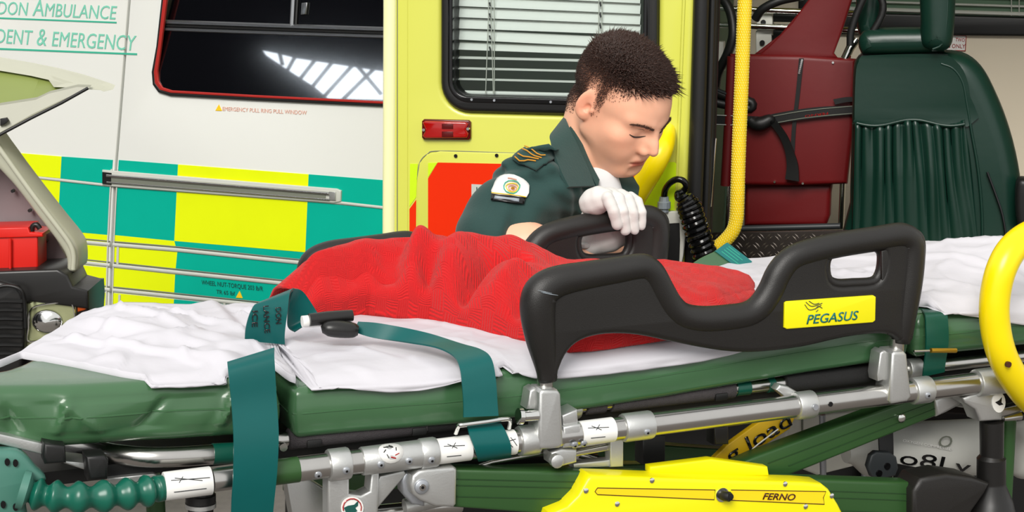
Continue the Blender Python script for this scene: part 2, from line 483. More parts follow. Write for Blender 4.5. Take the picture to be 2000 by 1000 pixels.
# ------------------------------------------------------------------ helpers: signed distance solids (surface nets)
class Field:
    def __init__(self, xs, ys, zs):
        self.xs, self.ys, self.zs = (np.asarray(a, np.float32) for a in (xs, ys, zs))
        self.F = np.full((len(xs), len(ys), len(zs)), 0.06, np.float32)
    def sub(self, lo, hi):
        sl = []
        for a, l, h in zip((self.xs, self.ys, self.zs), lo, hi):
            i = max(0, int(np.searchsorted(a, l)) - 1); j = min(len(a), int(np.searchsorted(a, h)) + 1)
            sl.append(slice(i, max(j, i)))
        return tuple(sl)
    def apply(self, lo, hi, fn, k=0.01, mode='add', mg=0.035):
        sl = self.sub([a - mg - k for a in lo], [a + mg + k for a in hi])
        X = self.xs[sl[0]][:, None, None]; Y = self.ys[sl[1]][None, :, None]; Z = self.zs[sl[2]][None, None, :]
        if X.size == 0 or Y.size == 0 or Z.size == 0: return
        d = fn(X, Y, Z); f = self.F[sl]
        if mode == 'add':
            h = np.maximum(k - np.abs(f - d), 0) / k
            self.F[sl] = np.minimum(f, d) - h * h * k * 0.25
        else:
            d = -d
            h = np.maximum(k - np.abs(f - d), 0) / k
            self.F[sl] = np.maximum(f, d) + h * h * k * 0.25
    def cap(self, a, b, r0, r1=None, k=0.01, mode='add'):
        a = np.array(a, float); b = np.array(b, float); r1 = r0 if r1 is None else r1
        rm = max(r0, r1)
        ba = b - a; bb = float(ba @ ba) + 1e-12
        def fn(X, Y, Z):
            px, py, pz = X - a[0], Y - a[1], Z - a[2]
            t = np.clip((px * ba[0] + py * ba[1] + pz * ba[2]) / bb, 0, 1)
            return np.sqrt((px - ba[0] * t) ** 2 + (py - ba[1] * t) ** 2 + (pz - ba[2] * t) ** 2) - (r0 + (r1 - r0) * t)
        self.apply(np.minimum(a, b) - rm, np.maximum(a, b) + rm, fn, k, mode)
    def chain(self, pts, rs, k=0.008, mode='add'):
        for i in range(len(pts) - 1): self.cap(pts[i], pts[i + 1], rs[i], rs[i + 1], k, mode)
    def ell(self, c, r, R=None, k=0.01, mode='add'):
        c = np.array(c, float); r = np.array(r, float); Rm = np.eye(3) if R is None else np.array(R, float)
        rm = float(r.max())
        def fn(X, Y, Z):
            px, py, pz = X - c[0], Y - c[1], Z - c[2]
            q = [px * Rm[i][0] + py * Rm[i][1] + pz * Rm[i][2] for i in range(3)]
            k0 = np.sqrt((q[0] / r[0]) ** 2 + (q[1] / r[1]) ** 2 + (q[2] / r[2]) ** 2)
            k1 = np.sqrt((q[0] / r[0] ** 2) ** 2 + (q[1] / r[1] ** 2) ** 2 + (q[2] / r[2] ** 2) ** 2) + 1e-6
            return k0 * (k0 - 1) / k1
        self.apply(c - rm, c + rm, fn, k, mode)
    def mesh(self):
        F = self.F; s = F < 0
        nx, ny, nz = F.shape
        cnt = np.zeros((nx - 1, ny - 1, nz - 1), np.int8)
        for i in (0, 1):
            for j in (0, 1):
                for k in (0, 1): cnt += s[i:nx - 1 + i, j:ny - 1 + j, k:nz - 1 + k]
        act = (cnt > 0) & (cnt < 8)
        I, J, K = np.nonzero(act)
        idx = np.full(act.shape, -1, np.int64); idx[I, J, K] = np.arange(len(I))
        acc = np.zeros((len(I), 3)); num = np.zeros(len(I))
        cs = [(i, j, k) for i in (0, 1) for j in (0, 1) for k in (0, 1)]
        for a in cs:
            for ax in range(3):
                if a[ax]: continue
                b = list(a); b[ax] = 1
                fa = F[I + a[0], J + a[1], K + a[2]]; fb = F[I + b[0], J + b[1], K + b[2]]
                mk = (fa < 0) != (fb < 0)
                t = np.where(mk, fa / np.where(mk, fa - fb, 1), 0)
                p = np.tile(np.array(a, float), (len(I), 1)); p[:, ax] += t
                acc[mk] += p[mk]; num[mk] += 1
        acc /= num[:, None]
        acc += np.stack([I, J, K], 1)
        V = np.stack([np.interp(acc[:, d], np.arange(len(a)), a) for d, a in enumerate((self.xs, self.ys, self.zs))], 1)
        quads = []
        for ax in range(3):
            sa = [slice(None)] * 3; sb = [slice(None)] * 3
            sa[ax] = slice(0, -1); sb[ax] = slice(1, None)
            cr = s[tuple(sa)] != s[tuple(sb)]
            o1, o2 = (ax + 1) % 3, (ax + 2) % 3
            E = np.stack(np.nonzero(cr), 1)
            ok = (E[:, o1] > 0) & (E[:, o2] > 0) & (E[:, o1] < F.shape[o1] - 1) & (E[:, o2] < F.shape[o2] - 1)
            E = E[ok]
            def cell(d1, d2):
                q = E.copy(); q[:, o1] -= d1; q[:, o2] -= d2
                return idx[q[:, 0], q[:, 1], q[:, 2]]
            Q = np.stack([cell(1, 1), cell(0, 1), cell(0, 0), cell(1, 0)], 1)
            ins = s[E[:, 0], E[:, 1], E[:, 2]]
            Q[~ins] = Q[~ins][:, ::-1]
            quads.append(Q)
        Q = np.concatenate(quads)
        Q = Q[(Q >= 0).all(1)]
        return V, Q

def np_obj(name, V, Q, m, parent, smooth_it=1):
    me = bpy.data.meshes.new(name)
    me.vertices.add(len(V)); me.vertices.foreach_set('co', V.astype(np.float32).ravel())
    me.loops.add(Q.size); me.loops.foreach_set('vertex_index', Q.astype(np.int32).ravel())
    me.polygons.add(len(Q)); me.polygons.foreach_set('loop_start', np.arange(0, Q.size, 4, dtype=np.int32))
    me.update(calc_edges=True); me.validate()
    return link(name, me, m, parent, True, 180)

def relax(V, Q, it=2, f=0.5):
    for _ in range(it):
        acc = np.zeros_like(V); n = np.zeros(len(V))
        for a, b in ((0, 1), (1, 2), (2, 3), (3, 0)):
            np.add.at(acc, Q[:, a], V[Q[:, b]]); np.add.at(acc, Q[:, b], V[Q[:, a]])
            np.add.at(n, Q[:, a], 1); np.add.at(n, Q[:, b], 1)
        V = V * (1 - f) + acc / np.maximum(n, 1)[:, None] * f
    return V
def sstep(a, b, x):
    t = min(1, max(0, (x - a) / (b - a))); return t * t * (3 - 2 * t)
def lerp_tab(tab, x):
    return float(np.interp(x, [t[0] for t in tab], [t[1] for t in tab]))

# ================================================================== the setting
def quad_floor():
    vs = [(-14, -6, 0), (14, -6, 0), (14, 14, 0), (-14, 14, 0), (-14, -6, -0.1), (14, -6, -0.1), (14, 14, -0.1), (-14, 14, -0.1)]
    fs = [(0, 1, 2, 3), (7, 6, 5, 4), (0, 4, 5, 1), (1, 5, 6, 2), (2, 6, 7, 3), (3, 7, 4, 0)]
    o = mesh('floor', vs, fs, M['ground'], smooth=False); o['kind'] = 'structure'
    o['label'] = 'grey asphalt ground under the stretcher and vehicles'; o['category'] = 'ground'
quad_floor()

# ================================================================== white van with battenburg squares
BE = math.radians(27.8)
VP = Plane(atY(450, 300, 5.5), (math.cos(BE), -math.sin(BE), 0))
van = root('van', 'white van with teal and yellow checked squares behind the open bonnet', 'van', (VP.o.x, VP.o.y, 0))
def seam_x(y): return np.interp(y, [-300, 0, 262, 345, 470, 620, 800], [268, 252, 231, 224, 218, 214, 210])
ysm = [-300, -150, 0, 130, 262, 345, 470, 545, 620, 640]
front = [(-420, -300)] + [(seam_x(y) - 2.2, y) for y in ysm] + [(-420, 560)]
pplate('body_side', VP, front, 0.30, M['white'], van, bevel=0.004)
door = [(seam_x(y) + 2.2, y) for y in ysm][::-1] + [(900, -300), (900, 690)]
wcut = [(324, -155), (320, 0), (310, 90), (302, 140), (304, 163), (314, 177), (336, 184), (500, 193), (769, 206), (769, -155)]
sdoor = pplate('sliding_door', VP, [(seam_x(y) + 2.2, y) for y in ysm] + [(775, 690), (775, -300)], 0.30, M['white'], van, bevel=0.004, holes=[wcut])
gap = pplate('door_gap', VP, [(seam_x(y) - 8, y) for y in ysm] + [(seam_x(y) + 8, y) for y in ysm[::-1]], 0.24, M['trimd'], van, front=-0.012)
# checker squares: rows given by their top and bottom lines
def ln(pts, x): return float(np.interp(x, [p[0] for p in pts], [p[1] for p in pts]))
R1T = [(-40, 291), (30, 298.5), (120, 306), (231, 313), (348, 321.5), (603, 340.5), (745, 351.5), (830, 358)]
R2T = [(-40, 334), (60, 345), (215, 362), (668, 396), (745, 405), (830, 413)]
R2B = [(-40, 432), (130, 452), (222, 459), (340, 470), (596, 492), (745, 506), (830, 514)]
T1 = [(-40, 452), (180, 474), (350, 488), (561, 510), (745, 528), (830, 536)]
T2 = [(-40, 490), (180, 514), (343, 531), (554, 553), (745, 572), (830, 580)]
T3 = [(-40, 536), (180, 562), (340, 578), (493, 594), (745, 620), (830, 628)]
BT = [(-40, 590), (180, 604), (340, 618), (600, 645), (830, 668)]
cA = [(306, 121), (470, 112), (640, 106)]
cB = [(320, 348.5), (470, 341), (500, 349), (530, 343), (640, 338)]
cC = [(340, 603.5), (492, 597), (640, 592)]
def cx(c, y): return float(np.interp(y, [p[0] for p in c], [p[1] for p in c]))
def square(x0c, x1c, top, bot, m, g0=0, g1=0, dy0=0, dy1=0):
    def X(c, y): return c if not isinstance(c, (list, str)) else (seam_x(y) if c == 'seam' else cx(c, y))
    ya = ln(top, X(x0c, 400)) + dy0; yb = ln(bot, X(x0c, 400)) + dy1
    yc = ln(top, X(x1c, 400)) + dy0; yd = ln(bot, X(x1c, 400)) + dy1
    pplate('checker_square', VP, [(X(x0c, ya) + g0, ya), (X(x1c, yc) - g1, yc), (X(x1c, yd) - g1, yd), (X(x0c, yb) + g0, yb)], 0.003, m, van, front=0.002)
g = 6
for (a, b, c_, g0, g1) in (( -60, cA, 'sqy', 0, 0), (cA, 'seam', 'sqt', 0, g), ('seam', cB, 'sqt', g, 0), (cB, cC, 'sqy', 0, 0), (cC, 772, 'sqt', 0, 0)):
    square(a, b, R1T, R2T, M[c_], g0, g1, 0, -3)
    square(a, b, R2T, R2B, M[c_], g0, g1, 3, 0)
for (a, b, c_, g0, g1) in ((-60, 'seam', 'sqy', 0, g), ('seam', cB, 'sqy', g, 0), (cB, 772, 'sqt', 0, 0)):
    square(a, b, R2B, T1, M[c_], g0, g1, 0, -4)
    square(a, b, T1, T2, M[c_], g0, g1, 5, -4)
    square(a, b, T2, T3, M[c_], g0, g1, 5, -4)
    square(a, b, T3, BT, M[c_], g0, g1, 6, 0)
def vtube(name, pts, r, m, n=8, front=0.004, parent=None):
    return tube(name, [VP.at(*p) + VP.n * front for p in pts], r, m, parent or van, n=n, squash=(VP.n, 0.45))
for T, r in ((R2T, 0.0045), (T1, 0.006), (T2, 0.006), (T3, 0.006)):
    vtube('trim_strip', [(x, ln(T, x)) for x in (-60, 60, 150, seam_x(400) - 5)], r, M['trim'])
    if T is R2T: vtube('trim_strip', [(x, ln(T, x)) for x in (seam_x(360) + 5, 668)], r, M['trim']); vtube('trim_strip', [(x, ln(T, x)) for x in (668, 772)], r, M['trim'])
    else: vtube('trim_strip', [(x, ln(T, x)) for x in (seam_x(500) + 5, 350, 561, 772)], r, M['trim'])
    if T is not R2T:
        vtube('trim_groove', [(x, ln(T, x) - 6) for x in (-60, 60, seam_x(400) - 5)], 0.0022, M['trimd'])
        vtube('trim_groove', [(x, ln(T, x) - 6) for x in (seam_x(500) + 5, 350, 561, 772)], 0.0022, M['trimd'])
for s_ in (-6, 6):
    vtube('door_edge_strip', [(seam_x(y) + s_, y) for y in (330, 400, 470, 545, 620)], 0.003, M['trim'])
for x, y0, y1 in ((162, 570, 600), (235, 575, 606), (440, 592, 612), (232, 482, 516)):
    vtube('trim_strip', [(x, y0), (x - 1, y1)], 0.005, M['trim'])
# sliding door track
pplate('track_housing', VP, [(203, 331), (225, 333), (660, 368), (669, 372), (668, 393), (655, 396), (225, 364), (203, 361)], 0.012, M['trim'], van, bevel=0.003, front=0.010)
pplate('track_groove', VP, [(210, 339), (640, 374), (640, 389), (210, 357)], 0.004, M['trimd'], van, bevel=0.0015, front=0.0125)
pplate('track_end_cap', VP, [(205, 335), (222, 337), (222, 360), (205, 358)], 0.004, M['blk'], van, front=0.0135)
tube('track_rail', [VP.at(214, 342) + VP.n * .013, VP.at(648, 377) + VP.n * .013], 0.005, M['steel'], van, n=8)
tube('track_rail', [VP.at(214, 355) + VP.n * .013, VP.at(648, 389) + VP.n * .013], 0.003, M['steel'], van, n=8)
pplate('track_stop', VP, [(648, 373), (660, 374), (660, 390), (648, 389)], 0.004, M['alu'], van, bevel=0.001, front=0.015)
# lettering
ptext('lettering', 'London Ambulance', VP, (-60, 25), (230, 38), 33, M['lettergreen'], van, shear=0.25, small=0.8)
pplate('underline', VP, [(-80, 30.7), (228, 42.5), (228, 45.5), (-80, 33.7)], 0.002, M['lineg'], van, front=0.0015)
ptext('lettering', 'Accident & emergency', VP, (-74, 80), (268, 99), 34, M['lettergreen'], van, shear=0.25, small=0.86)
pplate('underline', VP, [(-94, 90), (268, 104), (268, 107.5), (-94, 93.5)], 0.002, M['lineg'], van, front=0.0015)
ptext('lettering', 'EMERGENCY PULL RING PULL WINDOW', VP, (435, 216), (600, 224), 8, M['letterred'], van, shear=0.1)
pplate('warning_triangle', VP, [(421, 216), (428, 204), (434, 216.5)], 0.002, M['warn'], van, front=0.0015)
ptext('lettering', 'WHEEL NUT-TORQUE 203 lb/R', VP, (395, 555), (515, 568), 9, M['letterdk'], van, lift=0.003)
ptext('lettering', 'TR 65 lbf', VP, (424, 573), (460, 577), 8, M['letterdk'], van, lift=0.003)
pplate('warning_triangle', VP, [(462, 581), (469, 568), (475, 582)], 0.002, M['warn'], van, front=0.004)
# window: tilted pane in a red lined rubber frame
wout = [(322, -160), (318, 0), (308, 90), (299, 140), (301, 165), (312, 180), (335, 187), (500, 196), (772, 209), (772, -160)]
wmid = [(326, -150), (322, 0), (312, 90), (304, 140), (306, 162), (316, 175), (337, 181), (500, 190), (768, 203), (768, -150)]
win = [(332, -140), (329, 0), (318, 90), (311, 138), (313, 158), (321, 170), (340, 176), (500, 185), (764, 198), (764, -140)]
pplate('window_rubber', VP, wout, 0.012, M['blk'], van, bevel=0.003, front=0.009, holes=[wmid])
pplate('window_red_rim', VP, wmid, 0.010, M['redline'], van, bevel=0.002, front=0.0105, holes=[win])
# glass leans inwards at the top, as the side of the van does
lean = math.radians(6.0)
base_w = VP.at(540, 190)
up_t = (VP.v * math.cos(lean) - VP.n * math.sin(lean))
WP = Plane(base_w + VP.n * 0.008, VP.u, up_t)
pplate('window_pane', WP, [(329, -140), (327, 0), (316, 90), (309, 138), (311, 158), (319, 171), (340, 178), (500, 187), (766, 200), (766, -140)], 0.006, M['glassd'], van, front=0.0)
recess = pplate('window_recess', VP, wmid, 0.22, M['blkg'], van, front=-0.075)
def wbar(pts, r, m=M['winalu']): tube('window_bar', [WP.at(*p) + WP.n * 0.004 for p in pts], r, m, van, n=6)
wbar([(322, 43), (575, 52), (766, 58)], 0.0075); wbar([(322, 57), (575, 66), (766, 72)], 0.0055); wbar([(320, 50), (575, 59), (766, 65)], 0.004, M['blk'])
wbar([(572, 52), (578, -60), (580, -130)], 0.0075); wbar([(579, 56), (586, -60), (588, -130)], 0.004, M['blk'])
pplate('window_catch', WP, [(592, 6), (603, 5), (600, 28), (590, 29)], 0.008, M['winalu'], van, bevel=0.002, front=0.009)

# unseen dark wall and glowing skylight panes, added for the van window to mirror
ic = VP.n
def refl(px, py):
    P = WP.at(px, py); d = (P - CAM).normalized(); n = WP.n
    return P, d - n * (2 * d.dot(n))
_P, _d = refl(560, 120)
wn = Vector((_d.x, _d.y, 0)).normalized()
GP = Plane(_P + wn * 9.0, (-wn.y, wn.x, 0)); GP.n = -wn
def gpt(px, py):
    P, d = refl(px, py); t = (GP.o - P).dot(GP.n) / d.dot(GP.n); return GP.loc(P + d * t)
opening = [gpt(*p) for p in ((512, 97), (545, 104), (580, 113), (640, 122), (700, 131), (760, 140), (800, 144), (800, 196), (640, 192), (615, 170), (560, 135), (520, 108))]
xs_ = [p[0] for p in opening]; ys_ = [p[1] for p in opening]
zb = -GP.o.z
big = [(-6.5, zb), (5.5, zb), (5.5, 5.0), (-6.5, 5.0)]
wl = plate('reflected_wall', GP, [big, opening], 0.2, M['reflwall']); wl['kind'] = 'structure'
wl['label'] = 'unseen dark wall with glowing slanted opening, added for the van window reflection'; wl['category'] = 'wall'
glz = plate('glazing', GP, [opening], 0.02, M['skylight'], wl, front=-0.06)
for a, b in (((545, 100), (552, 128)), ((578, 108), (560, 140)), ((618, 114), (585, 156)), ((652, 118), (610, 170)), ((690, 126), (630, 192)), ((735, 130), (668, 196)), ((690, 120), (745, 185))):
    A_, B_ = gpt(*a), gpt(*b)
    o = tube('mullion', [GP.pt(A_[0], A_[1], 0.02), GP.pt(B_[0], B_[1], 0.02)], 0.016, M['reflwall'], wl, n=6)

# ================================================================== front of the second vehicle with its bonnet up
def fv(px, py, d=0.0): return atY(px, py, 3.8 + d)
FP = Plane((0, 3.8, 0), (1, 0, 0))
car = root('bonnet_up_vehicle', 'front corner of a vehicle with its bonnet raised beside the headlamp', 'vehicle', (fv(60, 600).x, 4.0, 0))
# bonnet: curved outer skin, underside panel, inner frame; top edge is farther away
def sheet3(name, pts, m, thick, nrm, sm=0):
    """solid from a 3D outline, extruded along nrm"""
    n = len(pts); nrm = Vector(nrm)
    vs = [Vector(p) for p in pts] + [Vector(p) + nrm * thick for p in pts]
    fs = [tuple(range(n)), tuple(range(2 * n - 1, n - 1, -1))] + [(i, (i + 1) % n, n + (i + 1) % n, n + i) for i in range(n)]
    return mesh(name, vs, fs, m, car, True, 30)
BD = Vector((-0.05, 1, 0.25)).normalized()
sheet3('bonnet', [fv(-70, 108, .25), fv(0, 121, .25), fv(60, 131, .24), fv(110, 141, .22), (fv(160, 154, .18)), fv(205, 169, .12), fv(221, 175, .1), fv(203, 179, .09), fv(196, 176, .09), fv(140, 171, .08), fv(105, 170, .10), fv(95, 156, .13), fv(60, 148, .15), fv(0, 138, .17), fv(-70, 124, .19)], M['bonnet'], 0.03, BD)
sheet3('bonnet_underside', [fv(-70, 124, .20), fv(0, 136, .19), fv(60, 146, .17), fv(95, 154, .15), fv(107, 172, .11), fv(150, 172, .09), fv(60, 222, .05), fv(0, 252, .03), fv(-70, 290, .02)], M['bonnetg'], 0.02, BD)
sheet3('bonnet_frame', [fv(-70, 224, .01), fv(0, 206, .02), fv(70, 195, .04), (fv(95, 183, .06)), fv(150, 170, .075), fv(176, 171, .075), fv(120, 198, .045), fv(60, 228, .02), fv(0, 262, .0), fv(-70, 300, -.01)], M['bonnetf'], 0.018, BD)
tube('bonnet_seal', [fv(-70, 302, -.012), fv(0, 263, -.005), fv(60, 231, .01), fv(120, 201, .035), fv(172, 172, .06)], 0.0035, M['blk'], car, n=8)
pplate('frame_slot', FP.shift(-0.01), [(0, 232), (12, 230), (16, 236), (8, 243), (0, 246)], 0.01, M['blk'], car, bevel=0.001)
# wing edge
wing = [(-60, 205), (0, 283), (32, 327), (70, 377), (110, 428), (142, 468), (152, 492), (151, 528), (131, 531), (128, 503), (110, 472), (70, 420), (30, 367), (0, 334), (-60, 268)]
pplate('wing', FP.shift(-0.02), wing, 0.10, M['bonnet'], car, bevel=0.012, n=3)
tube('wing_lip', [fv(*p, -.002) for p in [(-60, 215), (0, 292), (32, 336), (70, 388), (110, 440), (136, 476), (144, 500), (143, 526)]], 0.006, M['bonnet'], car, n=8, sm=3)
pplate('inner_wing', FP.shift(-0.13), [(-60, 250), (0, 320), (40, 370), (100, 450), (128, 500), (132, 540), (-60, 545)], 0.02, M['engine'], car)
for p in ((27, 372), (92, 470), (60, 410)):
    P = atY(p[0], p[1], 3.92); tube('bolt', [P, P + Vector((0, -0.012, 0))], 0.004, M['blk'], car, n=8)
# slam panel, grille, headlamp
pplate('slam_panel', FP.shift(0.02), [(-60, 532), (0, 530), (112, 526), (132, 538), (142, 560), (172, 568), (173, 604), (140, 600), (60, 590), (40, 600), (-60, 605)], 0.14, M['plasts'], car, bevel=0.006)
pplate('grille_surround', FP.shift(0.035), [(-60, 560), (20, 556), (38, 566), (47, 590), (49, 640), (44, 700), (30, 740), (-60, 760)], 0.16, M['plasts'], car, bevel=0.01, n=3)
for i in range(7):
    y = 588 + i * 17
    tube('grille_slat', [fv(-60, y + 3, -.04), fv(10, y, -.045), fv(44, y + 1, -.035)], 0.0045, M['blk'], car, n=6)
tube('bonnet_cable', [fv(-10, 562, -.05), fv(15, 558, -.05), fv(40, 566, -.05), fv(48, 590, -.045), fv(50, 640, -.04)], 0.004, M['blk'], car, n=8, sm=4)
lamp_px = [(52, 592), (70, 584), (110, 580), (147, 581), (149, 600), (146, 640), (130, 670), (80, 690), (46, 696), (44, 640)]
pplate('headlamp_housing', FP.shift(0.0), [(40, 582), (70, 572), (172, 570), (174, 600), (168, 680), (100, 720), (38, 730)], 0.16, M['plasts'], car, bevel=0.006)
pplate('headlamp', FP.shift(0.012), lamp_px, 0.02, M['lampg'], car, bevel=0.004)
def bowl(name, c, r, depth, m, par):
    vs, fs = [], []; n = 20
    for k in range(6):
        a = k / 5; rr = r * math.sin(a * math.pi / 2 * .97 + .03)
        for i in range(n):
            t = 2 * math.pi * i / n
            vs.append(c + Vector((rr * math.cos(t), -depth * (1 - a * a) * -0.0 + depth * 0.0 - 0.002 - depth * (1 - a) * 0.6, rr * .8 * math.sin(t))))
    for k in range(5):
        for i in range(n): fs.append((k * n + i, k * n + (i + 1) % n, (k + 1) * n + (i + 1) % n, (k + 1) * n + i))
    fs.append(tuple(range(n)))
    return mesh(name, vs, fs, m, par)
bowl('headlamp_bulb_cover', atY(92, 628, 3.785), 0.034, 0.02, M['chrome'], car)
tube('headlamp_rim', [atY(p[0], p[1], 3.782) for p in [(62, 603), (108, 592), (140, 592), (138, 640), (60, 668), (56, 640)]], 0.0022, M['chrome'], car, n=6, closed=True, sm=4)
pplate('indicator_lens', FP.shift(0.014), [(150, 580), (171, 577), (172, 596), (166, 606), (151, 610)], 0.02, M['amber'], car, bevel=0.003)
# the rest of the nose, left of the picture: grille, lower bumper, bonnet and off-side wing
pplate('grille_surround', FP.shift(0.02), [(-620, 575), (-64, 562), (-64, 755), (-620, 770)], 0.15, M['plasts'], car, bevel=0.01)
for i in range(7): tube('grille_slat', [fv(-600, 592 + i * 18, -.03), fv(-66, 590 + i * 17.5, -.035)], 0.0045, M['blk'], car, n=6)
pplate('bumper', FP.shift(0.05), [(-640, 760), (40, 745), (170, 690), (176, 800), (40, 860), (-640, 870)], 0.22, M['plasts'], car, bevel=0.03, bres=3)
sheet3('bonnet', [fv(-70, 104, .25), fv(-70, 296, .0), fv(-620, 340, .0), fv(-640, 230, .25)], M['bonnet'], 0.03, BD)
pplate('wing', FP.shift(-0.02), [(-620, 330), (-560, 330), (-560, 600), (-640, 600)], 0.10, M['bonnet'], car, bevel=0.012)
pplate('inner_wing', FP.shift(-0.35), [(-620, 300), (-40, 300), (-40, 620), (-620, 620)], 0.03, M['engine'], car)
# battery
bt = root('battery', 'red plastic battery box in the open engine bay', 'battery', atY(35, 530, 3.84))
pplate('case', FP.shift(-0.02), [(-30, 460), (73, 458), (74, 526), (-30, 532)], 0.08, M['batt'], bt, bevel=0.004)
pplate('lid', FP.shift(-0.015), [(-30, 446), (55, 444), (58, 454), (83, 456), (83, 463), (-30, 466)], 0.09, M['batt'], bt, bevel=0.003)
tube('terminal', [atY(62, 452, 3.83), atY(64, 442, 3.83), atY(72, 439, 3.83), atY(78, 447, 3.83)], 0.006, M['plasts'], bt, n=8, sm=3)
tube('lid_rib', [atY(20, 466, 3.812), atY(20, 526, 3.812)], 0.003, M['batt'], bt, n=6)

# ================================================================== yellow ambulance
AA = math.radians(14)
AP = Plane(atY(1050, 300, 4.0), (math.cos(AA), -math.sin(AA), 0))
AN = AP.n
amb = root('ambulance', 'yellow ambulance with its rear doorway open behind the man', 'ambulance', (AP.o.x, AP.o.y + .6, 0))
def wcorner(l, b0, b1, r_, t_, rad):
    # window outline: straight sides, rounded lower corners (pixels)
    o = [(l, t_)]
    for i in range(9):
        a = math.pi - math.pi / 2 * i / 8; o.append((l + rad + rad * math.cos(a), b0 - rad + rad * math.sin(a)))
    for i in range(9):
        a = math.pi / 2 - math.pi / 2 * i / 8; o.append((r_ - rad + rad * math.cos(a), b1 - rad + rad * math.sin(a)))
    o.append((r_ + 4, t_))
    return o
wo = wcorner(862, 219, 227, 1285, -380, 58)
wi = wcorner(885, 188, 196, 1256, -290, 30)
dpoly = [(749, -480), (747, 200), (746, 480), (745, 760), (1322, 780), (1340, 420), (1350, 200), (1358, 0), (1372, -480)]
rd = pplate('rear_door', AP, dpoly, 0.055, M['ayel'], amb, bevel=0.014, holes=[wo[::1]], bres=4)
OFF[rd.name] = OFF[amb.name]
tube('door_edge_highlight', [AP.at(x, y) - AN * .006 for x, y in ((762, -450), (761, 0), (760, 250), (759, 480), (758, 740))], 0.0165, M['paley'], rd, n=16)  # pale strip: bright highlight along the rounded door edge, put into its colour
tube('door_fold', [AP.at(776, y) + AN * .0005 for y in (-250, 0, 250, 480)], 0.0012, M['trimd'], rd, n=6)
tube('door_fold', [AP.at(796, y) + AN * .0005 for y in (-250, 0, 250, 480)], 0.0010, M['ayel'], rd, n=6)
tube('door_fold', [AP.at(*p) + AN * .001 for p in ((1342, -250), (1336, 0), (1326, 250), (1316, 480))], 0.004, M['ayel'], rd, n=8)
pplate('window_rubber', AP, wo, 0.075, M['blk'], rd, bevel=0.012, front=0.010, holes=[wi], bres=4)
pplate('window_lip', AP.shift(0.004), wcorner(876, 200, 208, 1268, -340, 42), 0.02, M['blkg'], rd, bevel=0.003, front=0.008, holes=[wi])
pplate('window_pane', AP.shift(-0.02), wi, 0.005, M['glass'], rd)
for x, y in ((924, 193.5), (968, 195), (1078, 198)):
    P = AP.at(x, y); tube('screw', [P + AN * .010, P + AN * .014], 0.003, M['galv'], rd, n=8)
# marker lamp
pplate('marker_lamp_base', AP, [(826, 236), (830, 232), (917, 234), (921, 238), (921, 269), (917, 272.5), (830, 272), (826, 268)], 0.012, M['redlensd'], rd, bevel=0.003, front=0.010)
pplate('marker_lamp_lens', AP, [(829, 238), (834, 235), (912, 237), (918, 241), (913, 251), (918, 260), (915, 268), (834, 269), (829, 264), (835, 252)], 0.012, M['redlens'], rd, bevel=0.004, front=0.017)
for y0, y1 in ((240, 250), (255, 266)):
    pplate('marker_lamp_cell', AP, [(867, y0), (889, y0 + .5), (889, y1), (867, y1)], 0.006, M['redlensd'], rd, bevel=0.001, front=0.0185)
for x, y in ((832, 252), (918, 250)):
    P = AP.at(x, y); tube('screw', [P + AN * .012, P + AN * .020], 0.0035, M['chrome'], rd, n=10)
# access panel with stickers
pan = [(816, 520), (815, 350), (820, 318), (835, 301), (860, 295), (1000, 299), (1180, 306), (1262, 308), (1262, 540)]
tube('panel_groove', [AP.at(*p) + AN * .0005 for p in crom(pan[1:8], 6)], 0.0013, M['trimd'], rd, n=6)
pplate('access_panel', AP, pan, 0.006, M['ayel'], rd, bevel=0.002, front=0.003)
for x, y in ((891, 304), (971, 303)):
    P = AP.at(x, y); tube('panel_plug', [P + AN * .002, P + AN * .006], 0.0042, M['blkg'], rd, n=12)
pplate('red_sticker', AP, [(837, 348), (856, 317), (1250, 325), (1250, 530), (837, 520)], 0.001, M['redst'], rd, front=0.0042)
pplate('lime_sticker', AP, [(837, 318), (855, 317.5), (837, 346)], 0.001, M['lime'], rd, front=0.0042)
pplate('lime_sticker', AP, [(801, 320), (816, 320), (813, 385), (800, 403)], 0.001, M['lime'], rd, front=0.0012)
pplate('red_sticker', AP, [(800, 408), (813, 390), (812, 520), (800, 520)], 0.001, M['redst'], rd, front=0.0012)
pplate('lime_sticker', AP, [(1258, 318), (1318, 316), (1322, 320), (1319, 410), (1256, 414)], 0.001, M['lime'], rd, front=0.0045)
pplate('notice', AP, [(922, 359), (965, 361), (965, 420), (922, 418)], 0.001, M['trim'], rd, front=0.0055)
ptext('notice_lettering', 'LI', AP, (932, 372), (942, 372), 8, M['letterdk'], rd, lift=0.0065)
# grab handle on the door
hp = [(1232, 412), (1246, 384), (1270, 344), (1290, 312), (1302, 286), (1306, 268), (1304, 254)]
tube('door_grab_handle', [AP.at(*p) + AN * d for p, d in zip(hp, (-.0, .05, .07, .08, .07, .04, .0))], [.024, .025, .026, .026, .025, .022, .018], M['yel'], rd, n=14, sm=4)
# black seal along the door edge and doorway
seal_px = [(1374, -260), (1369, 0), (1362, 240), (1352, 500), (1342, 760)]
sl = tube('door_seal', [AP.at(*p) + AN * -.005 for p in seal_px], 0.018, M['blk'], amb, n=12)
tube('door_seal', [AP.at(x + 19, y) - AN * .03 for x, y in seal_px], 0.008, M['blk'], amb, n=10)
tube('door_frame_post', [AP.at(x + 12, y) - AN * .06 for x, y in seal_px], 0.022, M['blk'], amb, n=8)
tube('chrome_edge', [AP.at(1392, 275) - AN * .05, AP.at(1382, 410) - AN * .05], 0.003, M['chrome'], amb, n=8)

